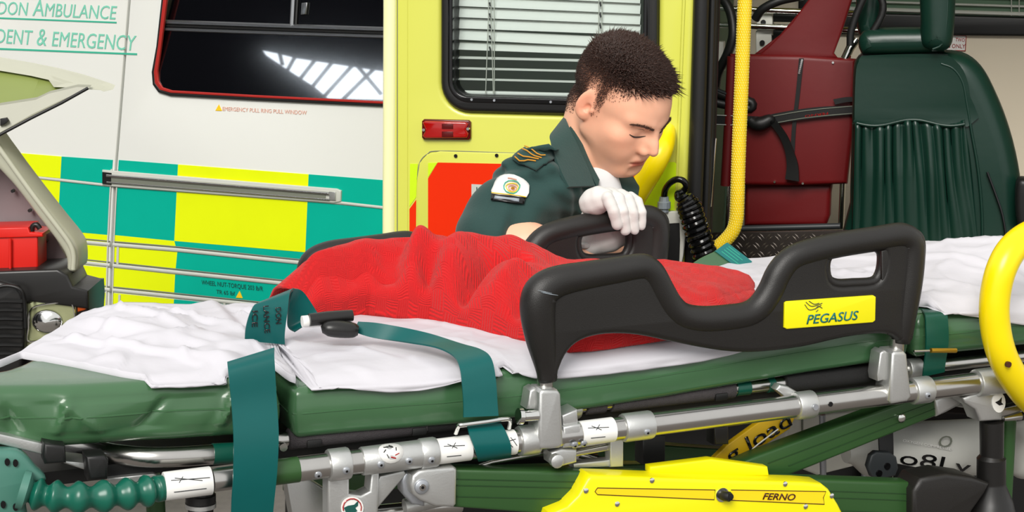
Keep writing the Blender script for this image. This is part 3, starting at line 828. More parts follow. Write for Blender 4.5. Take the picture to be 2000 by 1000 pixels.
# body shell of the ambulance: roof, sides, floor, front bulkhead
def abox(name, a0, a1, b0, b1, c0, c1, m, bev=0.004):
    """box in ambulance coordinates: a along the rear face, b = height above ground, c = depth inside"""
    P = lambda a, b, c: Vector((AP.o.x, AP.o.y, 0)) + AP.u * a + Vector((0, 0, b)) - AN * c
    ce = P((a0 + a1) / 2, (b0 + b1) / 2, (c0 + c1) / 2)
    return box(name, ce, AP.u, AN, (0, 0, 1), abs(a1 - a0) / 2, abs(c1 - c0) / 2, abs(b1 - b0) / 2, m, amb, bev)
aL = AP.loc(AP.at(765, 300))[0]; aR = aL + 2.02
abox('roof', aL, aR, 2.18, 2.26, 0.0, 2.6, M['ayel'], .02)
abox('side_wall', aL, aL + .05, 0.42, 2.18, 0.07, 2.6, M['ayel'])
abox('side_wall', aR - .05, aR, 0.42, 2.18, 0.0, 2.6, M['cream'])
abox('interior_floor', aL, aR, 0.42, 0.50, 0.0, 2.6, M['tread'])
abox('rear_step', aL, aR, 0.30, 0.42, -0.04, 0.25, M['plasts'], .01)
abox('rear_header', aL, aR, 2.0, 2.18, -0.0, 0.06, M['ayel'])
wallc = 1.25
WPL = Plane(AP.o - AN * wallc, AP.u)
wall_out = [(aL + .06, .50 - WPL.o.z), (aR - .06, .50 - WPL.o.z), (aR - .06, 2.17 - WPL.o.z), (aL + .06, 2.17 - WPL.o.z)]
bw = plate('bulkhead', WPL, [wall_out], 0.05, M['cream'], amb)
# interior window with black frame and its blind edge
pplate('bulkhead_window_frame', WPL, [(1560, -120), (1560, 60), (1600, 66), (2000, 70), (2300, 74), (2300, -120)], 0.03, M['blk'], bw, bevel=0.006, front=0.02, holes=[[(1580, -110), (1580, 22), (2000, 33), (2280, 40), (2280, -110)]])
pplate('bulkhead_window_pane', WPL, [(1580, -110), (1580, 22), (2000, 33), (2280, 40), (2280, -110)], 0.004, M['dgreen'], bw, front=0.008)
ib = root('bulkhead_blind', 'white slatted blind edge behind the green seat headrest', 'blind', WPL.at(1900, 30) + AN * .02)
for i, y in enumerate((26, 11, -4, -19)):
    tube('slat', [WPL.at(1585, y - 12) + AN * .018, WPL.at(2280, y + 10) + AN * .018], 0.006 if i == 0 else 0.0035, M['trim'], ib, n=6)
for x in (1975, 1990): tube('cord', [WPL.at(x, -40) + AN * .022, WPL.at(x, 30) + AN * .022], 0.0015, M['trim'], ib, n=6)
nt_ = pplate('seat_notice', WPL, [(1780, 66), (1888, 69), (1886, 100), (1780, 98)], 0.002, M['label'], bw, front=0.003)
for seg in (((1780, 67), (1887, 69.5)), ((1887, 69.5), (1885.5, 99)), ((1885.5, 99), (1780, 97))):
    tube('notice_border', [WPL.at(*seg[0]) + AN * .004, WPL.at(*seg[1]) + AN * .004], 0.0012, M['redlens'], bw, n=6)
ptext('notice_lettering', 'TWO', WPL, (1866, 80.5), (1884, 81.5), 7.5, M['redlens'], bw, lift=0.004)
ptext('notice_lettering', 'S ONLY', WPL, (1852, 93), (1885, 94), 8, M['redlens'], bw, lift=0.004)

# venetian blind in the door window
VB = AP.shift(-0.055)
vb = root('venetian_blind', 'white venetian blind hanging inside the yellow ambulance door window', 'blind', VB.at(1070, 185))
def slat(y, tilt, droop):
    """one curved slat: y pixel height at its left end"""
    vs, fs = [], []; n = 4; hw = 0.0125
    L = VB.at(889, y); Rr = VB.at(1251, y + droop)
    for j, Pp in enumerate((L, L * .5 + Rr * .5, Rr)):
        for sg in (1, -1):
            for k in range(n + 1):
                q = (k / n - .5) * 2
                dz = math.sin(tilt) * q * hw; dn = math.cos(tilt) * q * hw
                bow = 0.0022 * (1 - q * q)
                vs.append(Pp + Vector((0, 0, 1)) * (dz + bow * math.cos(tilt) + sg * .0003) - AN * (dn - bow * math.sin(tilt)))
    m = 2 * (n + 1)
    for j in range(2):
        for k in range(n):
            fs.append((j * m + k, j * m + k + 1, (j + 1) * m + k + 1, (j + 1) * m + k))
            fs.append((j * m + n + 1 + k, (j + 1) * m + n + 1 + k, (j + 1) * m + n + 2 + k, j * m + n + 2 + k))
    return mesh('slat', vs, fs, M['slat'], vb)
for i in range(15): slat(67 - i * 21.8, math.radians(62), 18 if i == 0 else 12 + 1.2 * min(i, 6))
for y, t in ((89, 40), (112, 8), (133, 5), (154, 4)): slat(y, math.radians(t), 13 if y < 100 else 9)
tube('bottom_rail', [VB.at(905, 180.5), VB.at(1248, 189)], 0.0052, M['slat'], vb, n=8)
for x0, x1 in ((957, 951), (962, 966), (968, 968), (1172, 1168), (1178, 1174)):
    tube('cord', [VB.at(x0, -200) + AN * .014, VB.at(x0, 30) + AN * .014, VB.at(x1, 182) + AN * .012], 0.0011, M['cord'], vb, n=6)
for i in range(5):
    for x in (959, 1174): tube('ladder_knot', [VB.at(x, 4 + i * 21.5) + AN * .014, VB.at(x + 2, 12 + i * 21.5) + AN * .014], 0.002, M['blkg'], vb, n=6)
pplate('window_backdrop', AP.shift(-0.42), [(820, -240), (1330, -240), (1330, 330), (820, 330)], 0.03, M['dgreen'], amb, bevel=0.01)  # added green backdrop, keeps the view through the door window dark
abox('backdrop_side', aL + .62, aL + .655, 0.5, 2.1, 0.30, 1.2, M['dgreen'])  # side of the added backdrop

# junction box, cable gland and coiled cable beside the doorway
JP = AP.shift(0.02)
jb = root('junction_bracket', 'white plastic bracket and grey cable gland beside the black door seal', 'bracket', JP.at(1320, 500))
pplate('bracket', JP, [(1293, 414), (1339, 413), (1341, 420), (1337, 470), (1334, 500), (1330, 520), (1326, 520), (1328, 470), (1327, 436), (1293, 438)], 0.02, M['wplas'], jb, bevel=0.002)
pplate('black_cover', JP, [(1294, 436), (1328, 434), (1328, 520), (1294, 522)], 0.016, M['blk'], jb, bevel=0.002, front=-0.003)
P = JP.at(1334, 420); tube('screw', [P, P + AN * .004], 0.003, M['galv'], jb, n=8)
G0 = JP.at(1297, 414); G1 = JP.at(1297, 384)
tube('cable_gland', [G0, G0.lerp(G1, .25), G0.lerp(G1, .25), G0.lerp(G1, .65), G0.lerp(G1, .7), G1], [.011, .011, .015, .015, .012, .010], M['grey'], jb, n=10, angle=30)
cc = root('coiled_cable', 'black coiled spiral cable hanging from the grey gland', 'cable', JP.at(1380, 520))
lead = [JP.at(*p) + AN * d for p, d in (((1297, 386), 0), ((1300, 370), .005), ((1310, 356), .015), ((1324, 348), .02), ((1337, 351), .02), ((1342, 362), .015), ((1335, 372), .01), ((1326, 376), .02), ((1330, 385), .03), ((1342, 380), .02))]
tube('lead', lead, 0.0075, M['blkg'], cc, n=8, sm=5)
axis = [JP.at(*p) + AN * .03 for p in ((1340, 380), (1350, 400), (1358, 425), (1368, 455), (1378, 485), (1386, 515), (1394, 550))]
ax = crom([tuple(p) for p in axis], 60)
hel = []
for i, p in enumerate(ax):
    t = (Vector(ax[min(i + 1, len(ax) - 1)]) - Vector(ax[max(i - 1, 0)])).normalized()
    a = AN; a = (a - t * a.dot(t)).normalized(); b = t.cross(a)
    an = i / len(ax) * 2 * math.pi * 16
    r = .012 + .012 * min(1, i / 50)
    hel.append(Vector(p) + a * (math.cos(an) * r) + b * (math.sin(an) * r))
tube('coil', hel, 0.0062, M['blkg'], cc, n=7)

# yellow grab pole in the doorway
PO = AP.shift(-0.06)
pl = root('grab_pole', 'yellow textured grab pole curving at its foot in the doorway', 'pole', PO.at(1400, 480))
ppx = [(1462, -200), (1458, -60), (1455, 0), (1449, 150), (1443, 300), (1440, 400), (1438, 430), (1431, 452), (1416, 470), (1400, 484), (1384, 497)]
pts = [PO.at(*p) for p in ppx]
tube('shaft', pts, 0.0162, M['pole'], pl, n=16, sm=4)
dense = crom([tuple(p) for p in pts], 60)
arr = np.array(dense); dl = np.r_[0, np.cumsum(np.linalg.norm(np.diff(arr, axis=0), axis=1))]
vs, fs = [], []
L_ = 0.02
while L_ < dl[-1] - .01:
    p = Vector([np.interp(L_, dl, arr[:, k]) for k in range(3)])
    q = Vector([np.interp(L_ + .004, dl, arr[:, k]) for k in range(3)])
    t = (q - p).normalized(); a = (AN - t * AN.dot(t)).normalized(); b = t.cross(a)
    for k in range(-4, 5):
        an = k * .36 + (0.18 if int(L_ / .006) % 2 else 0)
        nn = a * math.cos(an) + b * math.sin(an); tt = nn.cross(t)
        c0 = p + nn * .0161; i0 = len(vs)
        d1 = (t * .9 + tt * .5) * .0028; d2 = (tt * .9 - t * .5) * .0011
        vs += [c0 + d1, c0 + d2, c0 - d1, c0 - d2, c0 + nn * .0008]
        fs += [(i0, i0 + 1, i0 + 4), (i0 + 1, i0 + 2, i0 + 4), (i0 + 2, i0 + 3, i0 + 4), (i0 + 3, i0, i0 + 4)]
    L_ += .006
kn = mesh('grip_dots', vs, fs, M['poled'], pl, smooth=False); kn['kind'] = 'stuff'

# ================================================================== folded red carry chair
CHP = AP.shift(-0.57)
ch = root('carry_chair', 'folded maroon vinyl carry chair strapped up behind the yellow pole', 'chair', CHP.at(1540, 470))
pplate('back_panel', CHP, [(1425, 106), (1560, 108), (1671, 116), (1667, 250), (1655, 360), (1540, 364), (1412, 362), (1418, 240)], 0.035, M['maroon'], ch, bevel=0.012, bres=3)
tube('side_sleeve', [CHP.at(1430, 110) + AN * .006, CHP.at(1424, 240) + AN * .006, CHP.at(1417, 362) + AN * .006], 0.0125, M['maroon'], ch, n=12)
pplate('head_panel', CHP, [(1478, 110), (1500, 92), (1545, 45), (1585, -10), (1620, -120), (1700, -120), (1690, -60), (1664, 0), (1645, 60), (1628, 105), (1635, 114)], 0.02, M['maroon'], ch, bevel=0.006, front=-0.012)
pplate('head_panel', CHP, [(1470, 108), (1520, 70), (1585, -6), (1560, 50), (1510, 110)], 0.02, M['maroon'], ch, bevel=0.004, front=-0.04)
pplate('seat_panel', CHP, [(1452, 362), (1625, 362), (1622, 380), (1620, 425), (1612, 445), (1450, 446)], 0.04, M['maroon'], ch, bevel=0.014, front=-0.03, bres=3)
for x0, x1 in ((1419, 1414), (1645, 1641)):
    tube('frame_tube', [CHP.at(x0, 350) - AN * .03, CHP.at(x0 - 2, 400) - AN * .03, CHP.at(x1, 450) - AN * .03], 0.0075, M['chrome'], ch, n=10)
tube('frame_tube', [CHP.at(1650, 116) - AN * .02, CHP.at(1660, 95) - AN * .02, CHP.at(1672, 80) - AN * .03], 0.012, M['chrome'], ch, n=10)
tube('cross_tube', [CHP.at(1440, 449) - AN * .02, CHP.at(1640, 444) - AN * .02], 0.008, M['dkgrey'], ch, n=8)
for x, y in ((1513, 355), (1568, 358), (1627, 122)):
    P = CHP.at(x, y); tube('stud', [P, P + AN * .004], 0.003, M['chrome'], ch, n=8)
ribbon('zip', [CHP.at(*p) + AN * .004 for p in ((1561, 114), (1555, 180), (1547, 250), (1543, 330))], [CHP.at(*p) + AN * .004 for p in ((1570, 114), (1563, 180), (1555, 250), (1551, 330))], 0.006, M['blk'], ch)
for i in range(8):
    P = CHP.at(1567 - i * .8, 117 + i * 3.6); tube('zip_tooth', [P + AN * .006, P + AN * .010], 0.0028, M['chrome'], ch, n=6)
# straps round the chair
bs = root('chair_strap', 'black strap knotted round the maroon carry chair', 'strap', CHP.at(1540, 360))
ribbon('strap_band', [CHP.at(*p) + AN * .012 for p in ((1480, 228), (1540, 216), (1600, 208), (1668, 205))], [CHP.at(*p) + AN * .012 for p in ((1482, 247), (1545, 236), (1605, 228), (1668, 222))], 0.005, M['blk'], bs)
for k in (0, 1):
    tube('strap_stripe', [CHP.at(x, y + k * 14) + AN * .0155 for x, y in ((1510, 226), (1560, 217), (1610, 211), (1668, 206))], 0.0012, M['trimd'], bs, n=6, sm=3)
ptext('strap_lettering', 'FERNO', CHP.shift(.0155), (1617, 219), (1572, 225), -4.5, M['redlens'], bs)
ribbon('strap_band', [CHP.at(*p) + AN * .012 for p in ((1380, 222), (1430, 224), (1470, 226), (1505, 228))], [CHP.at(*p) + AN * .012 for p in ((1380, 243), (1430, 244), (1470, 246), (1500, 247))], 0.005, M['blk'], bs)
for k in (0, 1): tube('strap_stripe', [CHP.at(1383, 223 + k * 18) + AN * .016, CHP.at(1436, 225 + k * 18) + AN * .016], 0.0011, M['trim'], bs, n=6)
tube('knot', [CHP.at(*p) + AN * .018 for p in ((1466, 232), (1476, 240), (1490, 240), (1506, 232), (1510, 238))], [.012, .018, .019, .014, .008], M['blk'], bs, n=10, sm=3)
ribbon('strap_tail', [CHP.at(*p) + AN * .016 for p in ((1502, 236), (1522, 262), (1534, 290), (1538, 320), (1535, 348))], [CHP.at(*p) + AN * .02 for p in ((1516, 232), (1538, 262), (1550, 290), (1560, 320), (1562, 352))], 0.006, M['blk'], bs)
ribbon('strap_band', [CHP.at(*p) + AN * .014 for p in ((1628, 193), (1650, 189), (1670, 188))], [CHP.at(*p) + AN * .014 for p in ((1632, 203), (1650, 199), (1670, 197))], 0.005, M['blk'], bs)
# hoses and chrome rails behind the chair
HP = AP.shift(-0.75)
for i, y in enumerate((20, 52)):
    hr = tube('equipment_rail', [HP.at(1340, y - 6), HP.at(1700, y + 8)], 0.008, M['chrome'], amb, n=10)
for x0, x1, y0, y1 in ((1477, 1508, 28, 70), (1475, 1506, 62, 110), (1388, 1412, 82, 140)):
    pplate('wall_box', HP, [(x0, y0), (x1, y0), (x1, y1), (x0, y1)], 0.04, M['wplas'], amb, bevel=0.004, front=-.012)
for x, y in ((1490, 44), (1488, 84)):
    P = HP.at(x, y) - AN * .012; tube('socket', [P, P + AN * .006], 0.007, M['blk'], amb, n=10)
pplate('equipment_tray', HP, [(1500, 28), (1640, 32), (1640, 46), (1500, 44)], 0.08, M['blk'], amb, bevel=0.004, front=-.03)
pplate('equipment_tray', HP, [(1505, 60), (1560, 62), (1540, 90), (1505, 92)], 0.08, M['blk'], amb, bevel=0.004, front=-.03)
h1 = tube('breathing_hose', [CHP.at(*p) - AN * d for p, d in (((1380, -10), .1), ((1405, 2), .08), ((1422, 30), .06), ((1428, 70), .04), ((1416, 110), .04), ((1398, 145), .05), ((1390, 185), .06))], 0.0125, M['blk'], None, n=10, sm=5)
tag(h1, 'black hose hanging beside the door seal left of the yellow pole', 'hose')
h2 = tube('breathing_hose', [CHP.at(*p) - AN * d for p, d in (((1470, 40), .06), ((1485, 20), .05), ((1520, 3), .05), ((1570, -8), .06), ((1640, -30), .08))], 0.0115, M['blk'], None, n=10, sm=5)
tag(h2, 'black hose arching over the maroon carry chair', 'hose')
bag = root('strap_bundle', 'black strap bundle hung beside the door seal under the hose', 'strap', CHP.at(1410, 210))
tube('bundle', [CHP.at(*p) + AN * .0 for p in ((1388, 165), (1400, 180), (1425, 190), (1445, 195), (1468, 200), (1466, 212), (1440, 208), (1405, 202), (1388, 195))], 0.012, M['blk'], bag, n=8, sm=3)
tube('tether', [CHP.at(*p) + AN * .012 for p in ((1386, 168), (1420, 182), (1452, 192))], 0.003, M['dkgrey'], bag, n=6, sm=3)

# tread plate panel behind the stretcher
TP = AP.shift(-0.30)
tp_ = root('tread_plate', 'dark metal tread plate panel below the carry chair', 'panel', TP.at(1500, 560))
pplate('plate', TP, [(1372, 455), (1655, 450), (1655, 620), (1372, 620)], 0.01, M['tread'], tp_, bevel=0.001)
base = None
for r in range(8):
    for c_ in range(16):
        x = 1384 + c_ * 17 + (r % 2) * 8.5; y = 463 + r * 17
        dirn = 1 if (r + c_) % 2 else -1
        P = TP.at(x, y); d = (AP.u * dirn * .7 + AP.v * .7) * .0085; e = (AP.v * dirn * .7 - AP.u * .7) * .0024
        if base is None:
            pass
        vs = [P + d, P + e, P - d, P - e, P + AN * .002]
        for k in (-1, 1):
            off = e * 1.6 * k
            mesh('tread_bar', [v + off + (AN * .0004) for v in vs], [(0, 1, 4), (1, 2, 4), (2, 3, 4), (3, 0, 4)], M['treadb'], tp_, smooth=False)

# ================================================================== green attendant seat
SPn = AP.shift(-0.38)
st = root('attendant_chair', 'dark green vinyl attendant chair with winged headrest inside the ambulance', 'chair', SPn.at(1830, 510))
bp_ = [(1662, 240), (1664, 150), (1670, 118), (1690, 106), (1760, 104), (1830, 103), (1870, 105), (1900, 118), (1925, 145), (1948, 190), (1968, 240), (1985, 300), (1996, 370), (1998, 470), (1996, 520), (1660, 520), (1658, 400)]
pplate('backrest', SPn, bp_, 0.15, M['seat'], st, bevel=0.045, n=3, bres=5, front=0.0)
pplate('back_panel', SPn, [(1676, 235), (1678, 150), (1684, 122), (1700, 114), (1830, 112), (1862, 124), (1880, 150), (1888, 190), (1888, 240), (1680, 240)], 0.03, M['seat'], st, bevel=0.008, front=0.008, n=3, bres=3)
tube('piping', [SPn.at(*p) + AN * .006 for p in ((1838, 124), (1862, 134), (1880, 160), (1888, 200), (1898, 260), (1910, 330), (1918, 420), (1918, 520))], 0.0035, M['seat'], st, n=8, sm=4)
# gathered pocket: a sheet of vertical folds
vs, fs = [], []; NU, NV = 90, 24
for j in range(NV + 1):
    v = j / NV
    for i in range(NU + 1):
        u = i / NU
        xl = 1672 + (1664 - 1672) * v; xr = 1884 + (1916 - 1884) * v
        x = xl + (xr - xl) * u; y = 238 + v * 290 + 6 * math.sin(u * 9) * (1 - v) - 8 * max(0, u - .8) * 5 * (1 - v)
        amp = 0.011 * (1 - .72 * v) * (0.5 + .5 * mnoise.noise((u * 7, v * 2, 3)))
        f = amp * (math.sin(u * 70 + 2.2 * mnoise.noise((u * 6, v * 1.5, 0))) + .7 * math.sin(u * 27 + 3 * v + 1.1))
        bul = 0.018 * math.sin(math.pi * min(1, max(0, u))) ** .6 * (0.4 + .6 * min(1, v * 3))
        vs.append(SPn.at(x, y) + AN * (0.006 + bul + f))
for j in range(NV):
    for i in range(NU):
        a = j * (NU + 1) + i; fs.append((a, a + 1, a + NU + 2, a + NU + 1))
po = mesh('gathered_pocket', vs, fs, M['seat'], st, angle=180)
sm_ = po.modifiers.new('solid', 'SOLIDIFY'); sm_.thickness = 0.004
tube('pocket_hem', [SPn.at(x, 238 + 6 * math.sin((x - 1672) / 212 * 9)) + AN * .02 for x in range(1674, 1886, 14)], 0.004, M['seat'], st, n=8, sm=2)
pplate('headrest', SPn, [(1680, 100), (1676, 80), (1682, 66), (1700, 58), (1790, 56), (1840, 58), (1846, 98), (1830, 103), (1700, 107)], 0.12, M['seat'], st, bevel=0.03, front=0.02, bres=5, n=3)
pplate('headrest_wing', SPn, [(1800, -120), (1866, -120), (1866, 0), (1862, 70), (1854, 92), (1838, 99), (1815, 96), (1800, 84), (1798, 40)], 0.13, M['seat'], st, bevel=0.035, front=0.045, bres=5, n=3)
tube('wing_piping', [SPn.at(*p) + AN * .038 for p in ((1852, -100), (1851, 0), (1848, 50), (1840, 84), (1822, 94))], 0.003, M['seat'], st, n=8, sm=3)
pplate('headrest_wing', SPn, [(1674, -60), (1692, -70), (1716, -60), (1722, 0), (1712, 60), (1690, 76), (1674, 70), (1668, 20)], 0.10, M['seat'], st, bevel=0.03, front=-0.05, bres=4, n=3)
tube('belt_guide', [SPn.at(*p) - AN * .01 for p in ((1660, 90), (1662, 60), (1680, 10), (1700, -20), (1722, 0), (1722, 30), (1700, 70), (1690, 95))], 0.009, M['blk'], st, n=8, sm=3)
pplate('recline_knob', SPn, [(1984, 355), (2002, 345), (2030, 360), (2040, 400), (2020, 440), (1995, 445), (1984, 420)], 0.07, M['blk'], st, bevel=0.012, front=0.05, n=3)
pplate('seat_cushion', SPn, [(1660, 505), (1830, 503), (2060, 508), (2060, 640), (1660, 640)], 0.5, M['bench'], st, bevel=0.02, front=0.30)
tube('pocket_seam', [SPn.at(*p) + AN * .010 for p in ((1928, 335), (1945, 380), (1958, 420), (1966, 470))], 0.003, M['blkg'], st, n=6, sm=3)

# ================================================================== stretcher
W0, W1 = 0.03, 0.50
ZT = SP(1000, 722, W0).z                 # top of the mattress
strx = root('stretcher', 'wheeled ambulance stretcher with black side rails and steel frame', 'stretcher', ST(0.2, 0.25, 0))
def stube(name, pts, r, m, n=14, sm=0, parent=None, **k):
    return tube(name, [SP(*p) for p in pts], r, m, parent or strx, n=n, sm=sm, **k)
def mrail(px):                           # centre line of the main side tube, w = 0
    return SP(px, 950 + (px - 320) * (735 - 950) / (2010 - 320.0), 0)
def mtube(name, a, b, r, m, n=20, bev=0.0): return cyl(name, mrail(a), mrail(b), r, m, strx, n, bev)
mtube('side_tube', 415, 600, .0165, M['steel'])
mtube('side_tube', 575, 1300, .0178, M['steel'])
mtube('side_tube', 1230, 2080, .0182, M['steel'])
mtube('tube_sleeve', 530, 582, .0185, M['beam'])
mtube('label_sleeve', 320, 412, .0200, M['label'], bev=.001)
for a, b, r in ((640, 682, .0235), (818, 852, .0225), (1215, 1272, .0222), (1780, 1815, .0225), (1012, 1050, .023)):
    mtube('tube_collar', a, b, r, M['alu'], bev=.003)
mtube('cast_sleeve', 705, 820, .0208, M['alu'], bev=.002)
for a, b in ((852, 916), (968, 1004), (1131, 1196)):
    mtube('label_sleeve', a, b, .0190, M['label'])
def on_tube(px, up, r, out=0.0):
    """point on the tube skin: angle up from facing the viewer"""
    P = mrail(px); a = math.radians(up)
    return P - WD * (math.cos(a) * (r + out)) + Vector((0, 0, 1)) * (math.sin(a) * (r + out))
for px, up, r in ((615, -22, .0178), (667, -8, .0235), (735, -5, .0208), (790, -5, .0208), (833, -12, .0225), (1252, -12, .0222), (1797, -8, .0225), (1112, -28, .0225), (1130, -28, .0225)):
    a = on_tube(px, up, r, -.002); b = on_tube(px, up, r, .0025)
    tube('hex_screw', [a, a.lerp(b, .75), b], [.0055, .0055, .004], M['galv'], strx, n=10)
    c_ = on_tube(px, up, r, .0026); d = on_tube(px, up, r, .0032)
    tube('screw_socket', [c_, d], .002, M['blkg'], strx, n=6)
for px in (1610,):
    a = on_tube(px, 5, .0182, -.001); b = on_tube(px, 5, .0182, .0008); tube('tube_hole', [a, b], .0042, M['blkg'], strx, n=12)
# drawn diagrams on the label sleeves
def scrib(a, b, u0, u1, r=.0192):
    tube('label_line', [on_tube(a, u0, r), on_tube((a + b) / 2, (u0 + u1) / 2, r), on_tube(b, u1, r)], .0006, M['dkgrey'], strx, n=5)
for a, b in ((330, 405), (860, 900), (1140, 1180)):
    rr = .0202 if a == 330 else .0192
    scrib(a, b, 38, 30, rr); scrib(a + 8, b - 15, 46, 22, rr); scrib(a + 4, b - 8, -10, -12, rr); scrib(a + 15, a + 24, 25, 48, rr)
scrib(975, 992, 45, -5); scrib(975, 999, 20, 30); scrib(990, 1000, 40, 0)
def disc_sticker(name, px, up, r, rad, out=.0006):
    vs, fs = [], []; n = 18
    for k in range(n):
        t = 2 * math.pi * k / n
        vs.append(on_tube(px + rad * 1400 * math.cos(t), up + math.degrees(rad / r) * math.sin(t), r, out))
    vs.append(on_tube(px, up, r, out))
    fs = [(k, (k + 1) % n, n) for k in range(n)]
    o = mesh(name, vs, fs, M['label'], strx, angle=180); mo = o.modifiers.new('s', 'SOLIDIFY'); mo.thickness = .0006
    return o
disc_sticker('maker_badge', 757, 42, .0208, .017)
for k in range(7):
    t = k * .9; tube('badge_mark', [on_tube(757 + 10 * math.cos(t), 42 + 22 * math.sin(t), .0208, .0012), on_tube(757 + 15 * math.cos(t + .7), 42 + 30 * math.sin(t + .5), .0208, .0012)], .0010 if k % 2 else .0007, M['redlens'] if k > 4 else M['blkg'], strx, n=5)
# second, inner tube carrying the foam grips
def irail(px): return SP(px, 858 + (px - 560) * (760 - 858) / (1430 - 560.0), .055)
def itube(name, a, b, r, m, n=16, bev=0): return cyl(name, irail(a), irail(b), r, m, strx, n, bev)
itube('inner_tube', 470, 2060, .0105, M['steel'])
itube('foam_grip', 562, 830, .0158, M['foam'], bev=.002)
itube('foam_grip', 830, 1010, .0150, M['foamd'])
itube('foam_grip', 1142, 1180, .0150, M['foam'], bev=.002); itube('foam_grip', 1192, 1432, .0150, M['foam'], bev=.002)
itube('tube_sleeve', 1436, 1462, .0125, M['teald']); itube('tube_sleeve', 1498, 1510, .0125, M['teald'])
itube('foam_grip', 1530, 1720, .0160, M['foamd'], bev=.002)
itube('tube_collar', 1770, 1796, .0180, M['alu'], bev=.002); itube('tube_collar', 1100, 1130, .019, M['alu'], bev=.003)
for px in (608, 812, 1400):
    P = irail(px) - WD * .0145 + Vector((0, 0, -.006))
    box('grip_notch', P, SD, WD, (0, 0, 1), .011, .003, .006, M['blk'], strx, .002)
for px in (551, 549):
    pass
P = SP(552, 872, .03); tube('rivet', [P, P - WD * .006], .006, M['steel'], strx, n=10)
# left: bent steel tube, sleeve, cross plates and black blocks
stube('end_tube', [(120, 868, .22), (180, 878, .12), (230, 888, .07), (290, 893, .045), (350, 892, .04), (425, 887, .04)], .0145, M['steel'], sm=5)
stube('tube_sleeve', [(415, 887, .04), (475, 884, .04)], .0155, M['teald'])
dk = [ST(*p) for p in ((-.78, .06, ZT - .085), (1.4, .06, ZT - .085), (1.4, W1, ZT - .085), (-.78, W1, ZT - .085))]
mesh('deck', dk + [p - Vector((0, 0, .02)) for p in dk], [(0, 1, 2, 3), (7, 6, 5, 4), (0, 4, 5, 1), (1, 5, 6, 2), (2, 6, 7, 3), (3, 7, 4, 0)], M['blk'], strx)
def splate(name, px, w, thick, m, bevel=.002, front=0.0, n=0, holes=(), parent=None):
    return pplate(name, SPL(w), px, thick, m, parent or strx, bevel, front, holes, n)
splate('cross_plate', [(-60, 838), (0, 848), (90, 868), (110, 880), (110, 895), (0, 868), (-60, 852)], .02, .03, M['alu'])
splate('cross_plate', [(125, 900), (170, 905), (172, 920), (125, 905)], .03, .05, M['alu'])
splate('cross_plate', [(210, 935), (300, 925), (320, 935), (315, 950), (215, 948)], .05, .05, M['alu'])
splate('cross_plate', [(120, 885), (240, 900), (460, 930), (460, 950), (240, 920), (120, 900)], .12, .02, M['blk'])
for pts in ([(86, 866), (128, 872), (130, 905), (88, 908), (84, 890)], [(168, 892), (205, 890), (212, 898), (211, 936), (172, 940)]):
    splate('bumper_block', pts, .0, .04, M['blk'], bevel=.005)
# ribbed handle and end bracket
hp_ = [SP(50, 958, -.01), SP(90, 968, -.02), SP(150, 972, -.03), SP(220, 968, -.02), SP(280, 960, -.01), SP(316, 953, 0)]
dn = np.array(crom([tuple(p) for p in hp_], 24))
rad = []
for i in range(len(dn)):
    t = i / (len(dn) - 1)
    rad.append(.0185 + .0042 * math.cos((t * 7.2 + .05) * 2 * math.pi) if t < .93 else .0185)
hd = tube('ribbed_handle', [Vector(p) for p in dn], rad, M['ribg'], strx, n=16, angle=180)
tube('handle_flange', [SP(40, 955, -.008), SP(52, 958, -.01), SP(56, 959, -.01)], [.026, .026, .018], M['brkg'], strx, n=16)
splate('end_bracket', [(-40, 890), (5, 882), (35, 883), (55, 895), (72, 915), (90, 932), (88, 945), (60, 960), (52, 985), (50, 1030), (-40, 1030)], 0.0, .035, M['brkg'], bevel=.010, n=2)
for x, y in ((14, 902), (30, 904), (6, 985), (30, 990)):
    P = SP(x, y, -.001); tube('bracket_hole', [P, P - WD * .002], .0035, M['blkg'], strx, n=10, squash=(Vector((0, 0, 1)), 1.5))
# under the left end
stube('bumper_foot', [(392, 950, .03), (392, 964, .03), (392, 966, .03), (392, 980, .03), (392, 982, .03), (392, 1000, .03)], [.016, .019, .0215, .0215, .018, .018], M['blk'], n=18, angle=30)
stube('foot_ring', [(392, 982, .03), (392, 990, .03)], .022, M['alu'], n=18)
splate('leg_bracket', [(560, 945), (600, 935), (640, 960), (640, 1030), (575, 1030)], .06, .03, M['alu'])
splate('leg_bracket', [(648, 905), (683, 900), (683, 965), (705, 968), (722, 960), (725, 925), (742, 920), (738, 1040), (640, 1040), (640, 925)], 0.0, .03, M['alu'], bevel=.004)
splate('leg_brace', [(742, 930), (790, 918), (795, 926), (745, 985), (700, 1040), (672, 1040), (712, 990), (728, 960)], .01, .02, M['alu'], bevel=.003)
pl0 = SPL(-.0155)
vs = []; n = 24
for k in range(n):
    t = 2 * math.pi * k / n; vs.append((688 + 22 * math.cos(t), 992 + 22 * math.sin(t)))
splate('maker_badge', vs, -.002, .001, M['label'], bevel=0)
tube('badge_ring', [SP(688 + 18 * math.cos(t), 992 + 18 * math.sin(t), -.0028) for t in np.linspace(math.pi * .9, math.pi * 2.1, 10)], .0009, M['redlens'], strx, n=5)
splate('badge_mark', [(672, 992), (680, 988), (692, 986), (700, 978), (699, 988), (694, 992), (698, 998), (688, 1004), (676, 1002)], -.003, .0008, M['letterdk'], bevel=0)
stube('lower_tube', [(790, 990, .06), (900, 965, .06)], .012, M['alu'])
stube('lower_tube', [(700, 1005, .1), (900, 985, .1)], .012, M['steel'])
splate('pivot_lug', [(785, 940), (790, 926), (802, 919), (830, 918), (830, 990), (805, 985), (788, 965)], .01, .03, M['galv'], bevel=.004)
splate('pivot_bracket', [(802, 948), (806, 930), (818, 920), (835, 916), (886, 912), (893, 916), (892, 985), (886, 992), (850, 990), (820, 978), (806, 966)], -.012, .03, M['alu'], bevel=.005)
